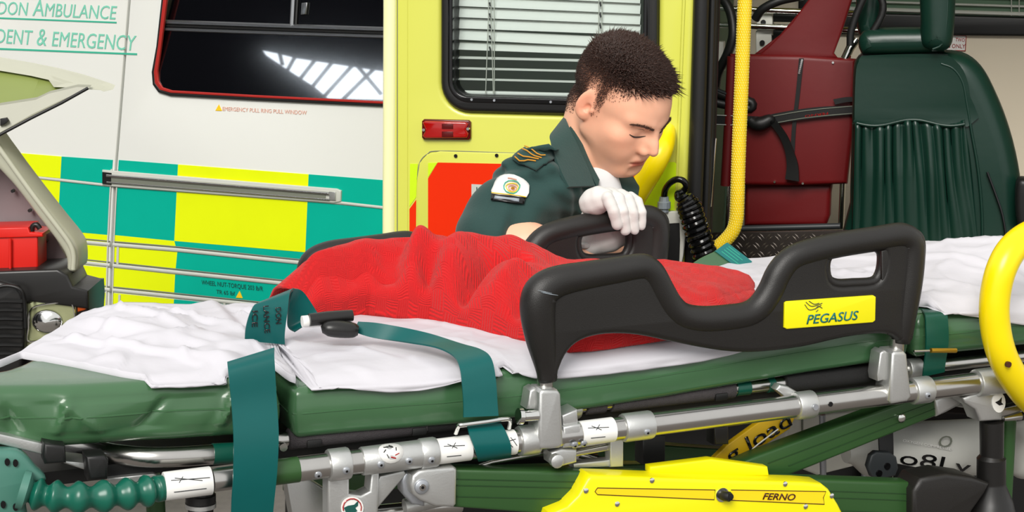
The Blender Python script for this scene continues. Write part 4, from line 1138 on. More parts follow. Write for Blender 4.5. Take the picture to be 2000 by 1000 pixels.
P = SP(823, 950, -.012); tube('pivot_washer', [P, P - WD * .003, P - WD * .0045], [.0112, .0112, .0098], M['galv'], strx, n=20); tube('pivot_bolt', [P - WD * .003, P - WD * .006], .005, M['steel'], strx, n=12); tube('bolt_socket', [P - WD * .006, P - WD * .0065], .0025, M['blkg'], strx, n=6)
# green undercarriage beams
splate('lower_beam', [(888, 916), (1150, 922), (1400, 930), (1786, 943), (1786, 1040), (1400, 1030), (888, 992)], .0, .035, M['beam'], bevel=.006)
for dy0, dy1 in ((18, 20), (30, 33), (52, 58)):
    stube('beam_groove', [(892, 918 + dy0, -.0003), (1150, 924 + dy0, -.0003), (1784, 945 + dy1, -.0003)], .0009, M['beamd'], n=6)
splate('beam_end_cap', [(1782, 940), (1800, 946), (1796, 1040), (1780, 1040)], -.001, .037, M['alu'], bevel=.002)
splate('upper_beam', [(1430, 912), (1480, 890), (1828, 762), (1832, 812), (1570, 918), (1540, 930), (1430, 930)], .04, .035, M['beam'], bevel=.005)
stube('beam_groove', [(1500, 905, .0395), (1830, 783, .0395)], .0008, M['beamd'], n=6); stube('beam_groove', [(1540, 910, .0395), (1830, 797, .0395)], .0008, M['beamd'], n=6)
P = SP(1758, 815, .04); tube('beam_bolt', [P, P - WD * .006, P - WD * .008], [.0075, .0075, .005], M['chrome'], strx, n=12)
splate('beam_knuckle', [(1826, 780), (1850, 772), (1882, 764), (1886, 776), (1876, 792), (1850, 806), (1830, 815)], .035, .045, M['alu'], bevel=.006)
stube('cross_tube', [(1870, 782, .05), (1925, 790, .05)], .011, M['alu'])
splate('far_beam', [(1180, 850), (1300, 870), (1440, 880), (1440, 905), (1180, 900)], .35, .03, M['beam'], bevel=.004)
splate('far_beam', [(560, 930), (1300, 905), (1300, 935), (560, 965)], .42, .03, M['beam'], bevel=.004)
splate('frame_upright', [(1255, 852), (1300, 850), (1300, 905), (1255, 908)], .10, .03, M['blk'], bevel=.003)
splate('hinge_block', [(1395, 835), (1423, 832), (1424, 868), (1396, 870)], .04, .03, M['plasts'], bevel=.003)
splate('frame_plate', [(1110, 885), (1193, 868), (1193, 880), (1110, 895)], .02, .02, M['steel'], bevel=.002)
splate('frame_plate', [(1192, 862), (1218, 858), (1218, 912), (1192, 913)], .015, .02, M['alu'], bevel=.002)
splate('frame_plate', [(1120, 906), (1195, 898), (1195, 912), (1120, 915)], .02, .02, M['alu'], bevel=.002)
stube('release_rod', [(860, 935, .03), (960, 902, .03), (1100, 876, .03), (1195, 862, .03)], .0045, M['steel'], n=8)
stube('lower_tube', [(1128, 888, .06), (1175, 902, .06)], .008, M['steel'], n=8)
# warning strip with load text
splate('load_strip', [(1385, 905), (1420, 870), (1492, 818), (1548, 806), (1552, 818), (1543, 838), (1440, 905)], .09, .012, M['yeld'], bevel=.002)
LP_ = SPL(.0895)
def dtext(name, s, p0, p1, hpx, m, par):
    P0, P1 = LP_.at(*p0), LP_.at(*p1); u = (P1 - P0).normalized(); v = LP_.n.cross(u).normalized()
    return text(name, s, P0, P1, v * hpx / 1290.0, LP_.n, m, par, bold=.010)
dtext('load_lettering', 'g load', (1424, 906), (1547, 829), 36, M['blkg'], strx)
stube('strip_cable', [(1452, 893, .084), (1480, 868, .084), (1520, 838, .084)], .0012, M['label'], n=5)
# yellow cover
cov = splate('yellow_cover', [(1148, 936), (1156, 929), (1300, 934), (1570, 942), (1606, 945), (1620, 956), (1638, 985), (1656, 1020), (1650, 1060), (1060, 1060), (1075, 1003), (1108, 990), (1130, 968)], -.03, .045, M['cover'], bevel=.006)
wedge = splate('cover_wedge', [(1270, 912), (1390, 897), (1500, 912), (1503, 930), (1400, 930), (1270, 924)], -.0, .02, M['cover'], bevel=.003, parent=cov)
def ctube(pts, r, m): tube('cover_line', [SP(x, y, -.0305) for x, y in pts], r, m, cov, n=6)
splate('cover_inlay', [(1163, 955), (1168, 953), (1395, 957), (1393, 975), (1168, 966), (1163, 963)], -.0305, .001, M['coverl'], bevel=0, parent=cov)
splate('cover_inlay', [(1430, 958), (1613, 960), (1608, 972), (1610, 984), (1430, 977)], -.0305, .001, M['coverl'], bevel=0, parent=cov)
ctube([(1167, 953), (1397, 957), (1395, 976), (1167, 966), (1162, 960), (1167, 953)], .0007, M['brown'])
ctube([(1428, 957), (1613, 960), (1608, 972), (1610, 985), (1428, 977)], .0007, M['brown'])
CVP = SPL(-.031)
ptext('cover_lettering', 'FERNO', CVP, (1489, 975), (1552, 977), 13, M['brown'], cov, shear=0.2, lift=.0005, bold=.010)
for x, y in ((1144, 958), (1273, 938), (1205, 984), (1533, 945), (1624, 968), (1573, 989)):
    P = SP(x, y, -.03); tube('rivet', [P, P - WD * .0015, P - WD * .003], [.0042, .0042, .002], M['chrome'], cov, n=10)
P = SP(1410, 966, -.03); tube('knob_ring', [P, P - WD * .002], .0115, M['chrome'], cov, n=18)
tube('knob', [P - WD * .001, P - WD * .008, P - WD * .014 + SD * .006, P - WD * .016 + SD * .006], [.008, .008, .008, .006], M['blk'], cov, n=14)
# side-rail brackets
def rail_bracket(px, lug):
    P = mrail(px); Z = Vector((0, 0, 1))
    k = 1.0
    oo = splate('rail_bracket', [(px - 33, 762 + (px < 1400) * 0 + 0)] * 0 + ([(1054, 768), (1060, 762), (1090, 762), (1096, 770), (1101, 868), (1093, 876), (1056, 879), (1052, 872)] if px < 1400 else [(1743, 692), (1748, 687), (1766, 686), (1772, 692), (1781, 775), (1773, 785), (1742, 790), (1737, 784)]), -.024, .045, M['alu'], bevel=.005)
    return oo
rb1 = rail_bracket(1075, True); rb2 = rail_bracket(1750, False)
splate('bracket_flank', [(1030, 800), (1036, 764), (1046, 758), (1060, 762), (1060, 800)], -.005, .03, M['alu'], bevel=.003)
splate('bracket_flank', [(1714, 732), (1720, 690), (1728, 684), (1740, 690), (1738, 740), (1716, 745)], -.005, .03, M['alu'], bevel=.003)
tube('locking_knob', [SP(1012, 813, -.02), SP(1020, 813, -.02), SP(1024, 813, -.02), SP(1050, 811, -.02)], [.0125, .0125, .008, .008], M['chrome'], strx, n=14, angle=30)
splate('clamp_block', [(1098, 812), (1128, 800), (1130, 828), (1100, 832)], -.01, .04, M['alu'], bevel=.003)
splate('clamp_block', [(1100, 834), (1135, 828), (1136, 862), (1120, 875), (1100, 876)], -.016, .04, M['alu'], bevel=.004)
splate('clamp_foot', [(1076, 884), (1098, 876), (1128, 878), (1128, 904), (1098, 912), (1078, 908)], -.012, .035, M['alu'], bevel=.005)
P = SP(1084, 898, -.014); tube('foot_knob', [P, P - WD * .010, P - WD * .012], [.0105, .0105, .007], M['alu'], strx, n=14)
# pipe clamp on the right
cyl('pipe_clamp', mrail(1552), mrail(1588), .0225, M['alu'], strx, 20, .003)
splate('clamp_arm', [(1516, 762), (1524, 752), (1540, 755), (1566, 770), (1575, 790), (1550, 790), (1532, 775)], .01, .02, M['alu'], bevel=.004)
P = on_tube(1577, 5, .0225); tube('hex_screw', [P, P - WD * .003], .005, M['galv'], strx, n=10)
cyl('castor_collar', mrail(1905), mrail(1990), .0235, M['alu'], strx, 20, .003)
splate('castor_bracket', [(1880, 778), (1905, 768), (1960, 764), (1962, 800), (1958, 822), (1915, 824), (1905, 800), (1885, 788)], -.005, .04, M['alu'], bevel=.005)
splate('maker_badge', [(1951 + 13 * math.cos(t), 786 + 20 * math.sin(t)) for t in np.linspace(0, 2 * math.pi, 20)[:-1]], -.0062, .001, M['label'], bevel=0)
splate('badge_mark', [(1944, 786), (1952, 782), (1957, 776), (1956, 786), (1960, 790), (1952, 792)], -.0070, .001, M['blkg'], bevel=0)
stube('castor_pin', [(1960, 818, -.01), (1992, 812, -.01)], [.004, .008], M['steel'], n=10)
stube('castor_post', [(1937, 822, .01), (1937, 888, .01), (1937, 890, .01), (1936, 895, .01), (1936, 940, .01), (1936, 945, .01), (1934, 975, .01), (1930, 1040, .01)], [.0205, .0200, .0200, .0245, .0245, .0245, .038, .055], M['plasts'], n=20, angle=35)
splate('corner_block', [(1784, 960), (1800, 935), (1850, 925), (1900, 932), (1935, 945), (1925, 965), (1900, 1000), (1895, 1040), (1784, 1040)], -.02, .06, M['plast'], bevel=.008)
splate('corner_block', [(1795, 950), (1840, 930), (1860, 926), (1890, 934), (1860, 942), (1820, 945)], .03, .05, M['plasts'], bevel=.004)
splate('foot_rail', [(1950, 800), (2060, 775), (2060, 790), (1955, 815)], .03, .02, M['steel'], bevel=.003)

# black moulded side rails
def c2(px_list, dw=0.0):
    return [SPL(0).loc(SPL(0).at(*p)) for p in px_list]
outer = [(1047, 742), (1040, 715), (1022, 655), (1012, 600), (1013, 570), (1026, 548), (1052, 533), (1110, 518), (1180, 507), (1235, 498), (1265, 497), (1287, 508), (1302, 530), (1318, 562), (1338, 584), (1368, 592), (1410, 590), (1448, 584), (1468, 568), (1484, 540), (1500, 508), (1530, 478), (1575, 462), (1640, 450), (1710, 440), (1755, 432), (1780, 434), (1798, 446), (1806, 466), (1806, 500), (1798, 560), (1788, 620), (1778, 665), (1764, 671), (1742, 671), (1728, 660), (1700, 657), (1640, 664), (1560, 682), (1480, 692), (1420, 692), (1360, 684), (1300, 672), (1240, 660), (1190, 657), (1150, 662), (1122, 674), (1104, 694), (1092, 722), (1086, 743)]
slot = [(1614, 520), (1618, 504), (1630, 496), (1660, 491), (1698, 486), (1710, 492), (1712, 508), (1708, 530), (1696, 543), (1660, 546), (1632, 547), (1618, 540)]
rimc = [(1067, 742), (1064, 715), (1054, 660), (1048, 610), (1050, 580), (1062, 562), (1090, 548), (1140, 538), (1200, 528), (1240, 521), (1258, 523), (1272, 536), (1288, 566), (1306, 596), (1330, 616), (1368, 623), (1415, 620), (1456, 613), (1482, 596), (1502, 566), (1518, 532), (1540, 506), (1575, 491), (1640, 476), (1710, 465), (1750, 459), (1768, 464), (1777, 480), (1776, 520), (1770, 570), (1762, 625), (1757, 668)]
rimr = [.0145, .017, .0235, .0270, .0275, .0265, .0245, .0225, .0215, .021, .021, .021, .021, .021, .021, .0215, .0215, .021, .021, .021, .021, .020, .0205, .0205, .0205, .021, .0215, .022, .022, .0215, .019, .0145]
slotc = [(1608, 520), (1613, 500), (1628, 490), (1660, 485), (1700, 480), (1716, 488), (1719, 508), (1714, 534), (1700, 549), (1660, 552), (1630, 553), (1613, 544)]
def side_rail(ds, w, dz, far):
    pl = SPL(w)
    def mp(pxs):
        return [(a + ds, b + dz) for a, b in c2(pxs)]
    pts = [pl.pt(a, b) for a, b in mp(rimc)]
    rr = tube('side_rail', pts, rimr, M['plast'], strx, n=16, sm=4, squash=(WD, 0.92), angle=180)
    plate('rail_web', pl, [crom(mp(outer), 3, True), crom(mp(slot), 3, True)], .026, M['plast'], rr, bevel=.009, front=.013, bres=4, shrink=.007)
    tube('slot_rim', [pl.pt(a, b) for a, b in mp(slotc)], .0085, M['plast'], rr, n=10, sm=3, closed=True)
    return rr, pl, mp
sr, srpl, _ = side_rail(0, -.005, 0, False)
fr_, frpl, fmp = side_rail(-.2, .5, -.034, True)
for px in (1065, 1752):
    P = SP(px, 745 if px < 1400 else 672, 0)
    tube('rail_post', [P + Vector((0, 0, .01)), P - Vector((0, 0, .03))], .0125, M['steel'], strx, n=14)
splate('web_rib', [(1722, 490), (1738, 486), (1744, 560), (1742, 640), (1736, 655), (1724, 640)], -.0165, .006, M['plast'], bevel=.0025, parent=sr)
lab = splate('name_plate', [(1533, 592), (1537, 589), (1706, 577), (1711, 580), (1710, 626), (1705, 630), (1537, 643), (1532, 640)], -.0215, .006, M['cover'], bevel=.0015, parent=sr)
ptext('name_plate_lettering', 'PEGASUS', SPL(-.0220), (1575, 633), (1676, 624), 18.5, M['tailg'], sr, shear=0.2, lift=.0, bold=.010)
for k, seg in enumerate(([(1572, 599), (1580, 609), (1592, 607), (1604, 600)], [(1574, 594), (1584, 602), (1596, 600), (1606, 596)], [(1580, 592), (1590, 598), (1600, 596)], [(1592, 608), (1598, 602), (1606, 606)], [(1598, 609), (1594, 613)])):
    tube('winged_horse_mark', [SP(x, y - 4, -.0220) for x, y in seg], .0007, M['coverl'] if k > 5 else M['bench'], sr, n=5, sm=3)
# scuff on the rail corner
for x0, y0, x1, y1 in ((1050, 567, 1078, 573), (1060, 572, 1090, 577), (1056, 570, 1072, 574)):
    tube('scuff_mark', [SP(x0, y0, -.0298), SP((x0 + x1) / 2, (y0 + y1) / 2, -.0300), SP(x1, y1, -.0292)], [.0002, .0006, .0002], M['grey'], sr, n=5)

# ================================================================== mattress
def cushion(name, outline, zt, h, m, parent, rnd=.02, wr=.004, seed=0, zf=lambda s_: 0.0, creases=0):
    """padded slab: outline in (s, w), counter-clockwise, rows down the side carry creases"""
    P = np.array(crom(outline, 1, True)); N0 = len(P)
    # resample evenly
    Q = np.vstack([P, P[:1]]); L = np.r_[0, np.cumsum(np.linalg.norm(np.diff(Q, axis=0), axis=1))]
    n = int(L[-1] / (.005 if creases > 10 else .008)); tt = np.linspace(0, L[-1], n, endpoint=False)
    R = np.stack([np.interp(tt, L, Q[:, k]) for k in (0, 1)], 1)
    for _ in range(3): R = (np.roll(R, 1, 0) + 2 * R + np.roll(R, -1, 0)) / 4
    T = np.roll(R, -1, 0) - np.roll(R, 1, 0); T /= np.linalg.norm(T, axis=1)[:, None] + 1e-9
    Nn = np.stack([T[:, 1], -T[:, 0]], 1)
    area = np.sum(R[:, 0] * np.roll(R[:, 1], -1) - np.roll(R[:, 0], -1) * R[:, 1])
    if area < 0: Nn = -Nn
    prof = []
    K = 7
    for k in range(K + 1):
        a = math.pi / 2 * (1 - k / K); prof.append((rnd * (1 - math.cos(a)), -rnd * (1 - math.sin(a)), 0.3))
    for k in range(1, 15): prof.append((-.0035 * math.sin(math.pi * k / 15), -rnd - (h - 2 * rnd) * k / 15, 1.0))
    for k in range(K + 1):
        a = math.pi / 2 * k / K; prof.append((rnd * (1 - math.cos(a)), -h + rnd * (1 - math.sin(a)), 0.5))
    prof = [(.034, 0.001, 0)] + prof
    rc = random.Random(seed)
    CR = [(rc.uniform(0, L[-1]), rc.choice((-1, 1)) * rc.uniform(.15, .9), rc.uniform(.007, .016), rc.choice((-1, -1, 1)) * rc.uniform(.006, .013), rc.uniform(.015, .04)) for _ in range(creases)]
    def fside(t, dz, wgt):
        f = wr * wgt * (mnoise.noise((t * 14 + seed, dz * 16, seed)) + .4 * math.sin(t * 40 + dz * 50 + 4 * mnoise.noise((t * 5, seed, 1))))
        d = dz + h * .48
        for t0, sl, wd, am, ex in CR:
            u = t - t0 - sl * d
            if abs(u) < 4 * wd: f += am * math.exp(-(u / (wd * (.5 + 12 * abs(d)))) ** 2 - (d / ex) ** 2) * wgt
        return f
    vs, fs = [], []
    for ins, dz, wgt in prof:
        for i in range(n):
            s_, w_ = R[i] - Nn[i] * ins
            f = fside(tt[i], dz, wgt)
            vs.append(ST(s_ + Nn[i][0] * f, w_ + Nn[i][1] * f, zt + zf(s_) + dz + .5 * f * (dz > -.02)))
    for k in range(len(prof) - 1):
        for i in range(n): fs.append((k * n + i, k * n + (i + 1) % n, (k + 1) * n + (i + 1) % n, (k + 1) * n + i))
    # caps: fill the first and last ring over an inner point grid so the padded top stays even
    from mathutils.geometry import delaunay_2d_cdt
    for base_i, dzc in ((0, prof[0][1]), ((len(prof) - 1) * n, prof[-1][1])):
        ring = [R[i] - Nn[i] * prof[0 if base_i == 0 else -1][0] for i in range(n)]
        pts = [Vector((p[0], p[1])) for p in ring]
        lo, hi = np.min(ring, axis=0), np.max(ring, axis=0)
        grid = [Vector((a, b)) for a in np.arange(lo[0] + .03, hi[0], .04) for b in np.arange(lo[1] + .03, hi[1], .04)]
        vo, eo, fo, ov, oe, of = delaunay_2d_cdt(pts + grid, [(i, (i + 1) % n) for i in range(n)], [], 1, 1e-5)
        remap = {}
        for k, src in enumerate(ov):
            b = [q for q in src if q < n]
            if b: remap[k] = base_i + b[0]
            else: remap[k] = len(vs); vs.append(ST(vo[k].x, vo[k].y, zt + zf(vo[k].x) + dzc))
        for f in fo: fs.append(tuple(remap[k] for k in f))
    o = mesh(name, vs, fs, m, parent, True, 60)
    seam = [ST(*(R[i] + Nn[i] * (.0030 + fside(tt[i], -.48 * h, 1.0))), zt + zf(R[i][0]) - h * .48) for i in range(0, n, 2)]
    tube('seam_piping', seam, .0016, m, o, n=6, closed=True)
    return o
mt = root('mattress', 'dark green vinyl stretcher mattress in padded sections', 'mattress', ST(.2, .26, ZT - .08))
def foot_z(s_): return .024 + .024 * min(1, max(0, (-.33 - s_) / .42))
def body_z(s_): return .008 * (1 - sstep(-.32, .0, s_)) + .024 * sstep(.05, .7, s_)
def zoff(s_):
    t = sstep(-.345, -.315, s_)
    return foot_z(s_) * (1 - t) + body_z(s_) * t
def swz(px, py):
    z = ZT
    for _ in range(4):
        a = SW(atZ(px, py, z)); z = ZT + zoff(a[0])
    return a
sA = swz(560, 752)[0]; sB = swz(572, 752)[0]
s_c = SW(SP(1722, 660, W0))[0] + .055
foot = [(sA, W0), (-.45, .015), (-.62, .01), (-.72, .03), (-.80, .08), (-.83, .15), (-.80, .24), swz(20, 700), swz(70, 680), swz(150, 650), (sA - .12, W1 - .02), (sA, W1)]
far_foot = []
for px, py in ((-40, 700), (0, 692), (60, 667), (120, 643), (180, 618), (240, 600), (300, 602), (380, 600), (470, 598)):
    z = ZT
    for _ in range(6):
        a = SW(atZ(px, py, z)); z = ZT + zoff(a[0]) + .022
    far_foot.append((a[0], min(a[1], .56)))
far_foot.sort()
foot = [(sA, W0), (-.50, .028), (-.64, .024), (-.74, .036), (-.815, .075), (-.86, .12)] + [(a, b + .004) for a, b in far_foot if a < sA - .03] + [(sA, min(.53, far_foot[-1][1]))]
cushion('foot_section', foot, ZT, .086, M['vinyl'], mt, rnd=.020, wr=.0065, seed=3, zf=foot_z, creases=26)
cushion('body_section', [(sB, W0), (.3, W0), (s_c, W0), (s_c, W1), (.3, W1), (sB, W1)], ZT - .004, .075, M['vinyl'], mt, rnd=.014, wr=.0018, seed=9, zf=body_z)
cushion('head_section', [(s_c + .012, W0), (1.1, W0), (1.35, W0 + .02), (1.42, .1), (1.42, .42), (1.35, W1), (s_c + .012, W1)], ZT - .004, .075, M['vinyl'], mt, rnd=.02, wr=.003, seed=5, zf=body_z, creases=8)

# ================================================================== sheet
near_px = [(-40, 686), (0, 693), (80, 706), (150, 719), (240, 738), (310, 750), (350, 754), (390, 752), (430, 742), (470, 730), (510, 706), (540, 692), (552, 710), (560, 742), (580, 750), (620, 752), (690, 757), (760, 764), (820, 762), (870, 752), (920, 738), (960, 722), (985, 716), (1010, 723), (1045, 736), (1100, 736), (1200, 727), (1290, 716), (1370, 704), (1430, 690), (1500, 672), (1600, 640), (1700, 615), (1790, 598), (1830, 602), (1880, 612), (1930, 622), (2000, 633), (2120, 648)]
Nn_ = []                                  # (s, w, drop)
for px, py in near_px:
    s_, w_ = swz(px, py)
    if w_ >= W0 + .004: Nn_.append((s_, w_, 0.0))
    else:
        P = SP(px, py, W0 - .012); Nn_.append((SW(P)[0], W0, max(0.0, ZT + zoff(SW(P)[0]) - P.z)))
far_tab = [(a, b + .016) for a, b in far_foot] + [(-.25, .535), (1.5, .53)]
Nn_ = np.array(Nn_)
order = np.argsort(Nn_[:, 0]); Nn_ = Nn_[order]
ss = np.linspace(Nn_[0, 0], 1.30, 420)
NW = np.interp(ss, Nn_[:, 0], Nn_[:, 1]); ND = np.interp(ss, Nn_[:, 0], Nn_[:, 2])
ker = np.array([1, 2, 3, 2, 1]) / 9.
ND = np.convolve(np.pad(ND, 2, 'edge'), ker, 'valid')
def sheet_h(s_, w_):
    z = .007; fe = sstep(.0, .09, lerp_tab(far_tab, s_) - w_)
    z += .012 * sstep(.28, .50, w_) * sstep(-.88, -.62, s_) * (1 - sstep(-.35, -.1, s_))
    z += .026 * math.exp(-((s_ + .50) / .10) ** 2 - ((w_ - .30) / .10) ** 2)
    z += .022 * math.exp(-((s_ + .40) / .03) ** 2 - ((w_ - .06) / .05) ** 2)
    z += .05 * math.exp(-((s_ - 1.05) / .16) ** 2 - ((w_ - .27) / .12) ** 2) * sstep(.7, .9, s_)
    # creases
    n1 = mnoise.noise((s_ * 7 + w_ * 3, w_ * 9, 2)); n2 = mnoise.noise((s_ * 17 - w_ * 9, w_ * 22, 5)); n3 = mnoise.noise((s_ * 40, w_ * 34 + s_ * 12, 8))
    amp = (.4 + .9 * sstep(-.1, -.45, s_) if s_ < -.1 else .45) if s_ < .6 else .45 + .45 * sstep(.6, .85, s_)
    z += (.15 + .85 * fe) * amp * (.0055 * n1 + .0028 * n2 + .0010 * n3 + .0075 * max(0, 1 - abs(mnoise.noise((s_ * 5 + 3, w_ * 7 + s_ * 6, 11))) * 6) + .0045 * max(0, 1 - abs(mnoise.noise((s_ * 9 + 7, w_ * 13 - s_ * 5, 17))) * 8))
    return z
vs, fs = [], []; JT, JD = 64, 8
for i, s_ in enumerate(ss):
    wf = lerp_tab(far_tab, s_); wn_ = min(NW[i], wf - .002); dr = ND[i]
    for j in range(JT + 1):
        w_ = wf + (wn_ - wf) * (j / JT)
        e = sstep(0, .06, w_ - wn_) if dr <= 0 else 1.0
        ez = .005 + sheet_h(s_, w_) * (.35 + .65 * e)
        if dr > 0: ez = ez * (0.35 + .65 * sstep(0, .07, w_ - W0)) - .008 * (1 - sstep(0, .02, w_ - W0))
        if w_ > W1: ez -= (w_ - W1) * .8
        vs.append(ST(s_, w_, ZT + zoff(s_) + max(ez, .004 if w_ <= W1 and dr <= 0 else -.03)))
    for j in range(1, JD + 1):
        t = j / JD
        outw = -.010 * min(1, t * 3) - .004 * mnoise.noise((s_ * 22, t * 2, 1)) * t
        vs.append(ST(s_, min(wn_, W0) + outw if dr > 0 else wn_, ZT + zoff(s_) - .004 * (dr > 0) - max(dr - .002, 0) * t + (.002 if dr <= 0 else 0) * (1 - t)))
m_ = JT + JD + 1
for i in range(len(ss) - 1):
    for j in range(m_ - 1):
        a = i * m_ + j; fs.append((a, a + 1, a + m_ + 1, a + m_))
sh = mesh('bed_sheet', vs, fs, M['sheet'], None, True, 180)
md = sh.modifiers.new('thick', 'SOLIDIFY'); md.thickness = .002; md.offset = 1
tag(sh, 'crumpled white cotton sheet spread over the green mattress', 'sheet')

# ================================================================== blanket
bn_px = [(552, 600), (575, 606), (620, 612), (690, 628), (760, 636), (840, 642), (900, 655), (960, 668), (1010, 678), (1060, 690), (1110, 701), (1160, 703), (1220, 699), (1290, 684), (1340, 672), (1400, 650), (1440, 620), (1472, 590)]
bn = np.array([swz(*p) for p in bn_px])
for _k in range(len(bn)): bn[_k, 1] = max(bn[_k, 1], .045)
crest_px = [(552, 575), (570, 556), (600, 528), (640, 502), (700, 484), (780, 479), (850, 477), (930, 479), (1000, 484), (1040, 491), (1068, 502), (1085, 512), (1110, 520), (1200, 523), (1300, 523), (1330, 526), (1400, 534), (1440, 541), (1462, 550), (1472, 566)]
crest_w = lambda px: .43 - .15 * sstep(1060, 1300, px)
cr = []
for px, py in crest_px:
    P = SP(px, py, crest_w(px)); cr.append((SW(P)[0], crest_w(px), P.z - ZT))
cr = np.array(cr)
sbl = np.linspace(max(bn[0, 0], cr[0, 0]), min(bn[-1, 0], cr[-1, 0]), 300)
# keep full pixel range: parametrise by t and let both edges run
tN = np.linspace(0, 1, len(bn)); tC = np.linspace(0, 1, len(cr))
pxN = np.array([p[0] for p in bn_px]); pxC = np.array([p[0] for p in crest_px])
cols = np.linspace(552, 1472, 330)
vs, fs, uvs = [], [], []
NR = 90
FOLDS = []
for px_l, am, wd in (([(610, 560), (640, 525), (690, 500), (770, 494), (860, 500)], .016, .035), ([(660, 535), (700, 520), (760, 514), (815, 522)], -.034, .022),
                     ([(800, 605), (798, 565), (825, 525), (870, 504), (930, 506), (1000, 520)], .026, .030), ([(770, 585), (780, 548), (800, 530)], -.026, .020),
                     ([(835, 550), (812, 585), (822, 615), (850, 640)], -.034, .018), ([(862, 640), (845, 600), (862, 560), (905, 535), (975, 527)], .018, .024),
                     ([(890, 605), (905, 565), (960, 545), (1015, 538)], -.032, .018), ([(915, 625), (940, 585), (1010, 562)], .020, .024),
                     ([(950, 645), (975, 600), (1015, 582)], -.026, .016), ([(700, 600), (720, 560), (750, 545)], -.016, .018), ([(640, 590), (660, 560), (690, 550)], -.014, .018)):
    FOLDS.append(([SW(atZ(x, y, ZT + .075)) for x, y in px_l], am, wd))
def bl_fold(s_, w_):
    z = 0
    n1 = mnoise.noise((s_ * 5.5 + w_ * 4, w_ * 5, 4)); n2 = mnoise.noise((s_ * 12 - w_ * 7, w_ * 10, 6))
    z += .012 * n1 + .007 * n2
    for pl_, am, wd in FOLDS:
        d2 = 1e9
        for (a0, b0), (a1, b1) in zip(pl_[:-1], pl_[1:]):
            ux, uy = a1 - a0, b1 - b0; L2 = ux * ux + uy * uy
            t = min(1, max(0, ((s_ - a0) * ux + (w_ - b0) * uy) / L2)); d2 = min(d2, (s_ - a0 - t * ux) ** 2 + (w_ - b0 - t * uy) ** 2)
        z += 1.4 * am * math.exp(-d2 / (wd * wd))
    return z
    for (s0, w0, ang, wid, hh, ln_) in ((-.18, .36, -50, .030, .030, .22), (-.02, .30, -62, .026, -.034, .18), (.06, .30, -35, .034, .026, .24), (.16, .26, -20, .022, -.020, .2), (-.12, .44, 10, .020, -.026, .16), (.20, .16, 5, .022, .020, .18), (-.28, .42, -70, .02, -.02, .12)):
        a = math.radians(ang); ds, dw = s_ - s0, w_ - w0
        u = ds * math.cos(a) + dw * math.sin(a); v = -ds * math.sin(a) + dw * math.cos(a)
        z += 1.35 * hh * math.exp(-(v / wid) ** 2 - (u / ln_) ** 2)
    return z
for i, pxc in enumerate(cols):
    ns = np.interp(pxc, pxN, bn[:, 0]); nw = np.interp(pxc, pxN, bn[:, 1])
    cs_ = np.interp(pxc, pxC, cr[:, 0]); cw = np.interp(pxc, pxC, cr[:, 1]); chh = np.interp(pxc, pxC, cr[:, 2])
    nw = min(nw, cw - .03)
    endf = min(1, (i + .5) / 14, (len(cols) - i - .5) / 12)
    lip = .030 + .022 * sstep(600, 1000, pxc)
    lip = min(lip, max(.012, chh * .7))
    for j in range(NR + 1):
        q = j / NR
        if q < .78:               # rolls up steeply from the sheet, then rises to the crest
            t = q / .78; tw = t ** 1.6
            s_ = ns + (cs_ - ns) * tw; w_ = nw + (cw - nw) * tw - .014 * math.sin(math.pi * min(1, t * 3.2)) * (t < .3125)
            z = chh * (1 - (1 - t) ** 2.1) ** .72
            mask = min(1, max(0, t - .05) * 3.5) * min(1, .25 + (1 - t) * 3)
            z += bl_fold(s_, w_) * mask * endf
        else:                     # back down behind
            t = (q - .78) / .22
            s_ = cs_; w_ = cw + .11 * t; z = chh * (1 - t ** 2)
        z = z + .004 * mnoise.noise((s_ * 30, w_ * 30, 2)) * (0 < j < NR)
        vs.append(ST(s_, w_, ZT + .010 + zoff(s_) * max(0, 1 - q / .45) + max(z, .001)))
        uvs.append((ns + (cs_ - ns) * .0 + pxc / 1250., q * .42 + .25 * math.sin(pxc / 140.) * .1))
for i in range(len(cols) - 1):
    for j in range(NR):
        a = i * (NR + 1) + j; fs.append((a, a + NR + 1, a + NR + 2, a + 1))
me = bpy.data.meshes.new('red_blanket'); me.from_pydata([tuple(v) for v in vs], [], fs)
ul = me.uv_layers.new(name='UVMap')
for lp in me.loops: ul.data[lp.index].uv = uvs[lp.vertex_index]
bl = link('red_blanket', me, M['blanket'], None, True, 180)
md = bl.modifiers.new('thick', 'SOLIDIFY'); md.thickness = .004; md.offset = 0
tag(bl, 'rumpled red woven blanket lying on the white sheet', 'blanket')

# ================================================================== straps
def strap_px(name, pairs, thick, m, parent, sm=6):
    """pairs: ((x,y) left edge, (x,y) right edge, w)"""
    return ribbon(name, [SP(*p[0], p[2] if len(p) == 3 else p[2]) for p in pairs], [SP(*p[1], p[3] if len(p) > 3 else p[2]) for p in pairs], thick, m, parent, sm)
s1 = root('hanging_strap', 'teal strap hanging in front of the mattress with its stencilled end folded', 'strap', SP(500, 1000, -.03))
strap_px('strap_band', [((444, 708), (536, 680), .012), ((446, 730), (536, 705), -.008), ((452, 790), (540, 780), -.016), ((456, 860), (544, 850), -.03), ((455, 930), (541, 920), -.034), ((452, 985), (535, 980), -.03), ((450, 1060), (528, 1055), -.02)], .0028, M['teal'], s1)
s2 = root('buckle_strap', 'teal strap with stencilled lettering curling over beside the buckle tongue', 'strap', SP(520, 670, .2))
strap_px('strap_band', [((478, 665), (556, 672), .20), ((480, 640), (556, 650), .196), ((488, 612), (561, 610), .195), ((496, 598), (566, 575), .205), ((510, 590), (574, 564), .225)], .0028, M['teal'], s2, sm=8)
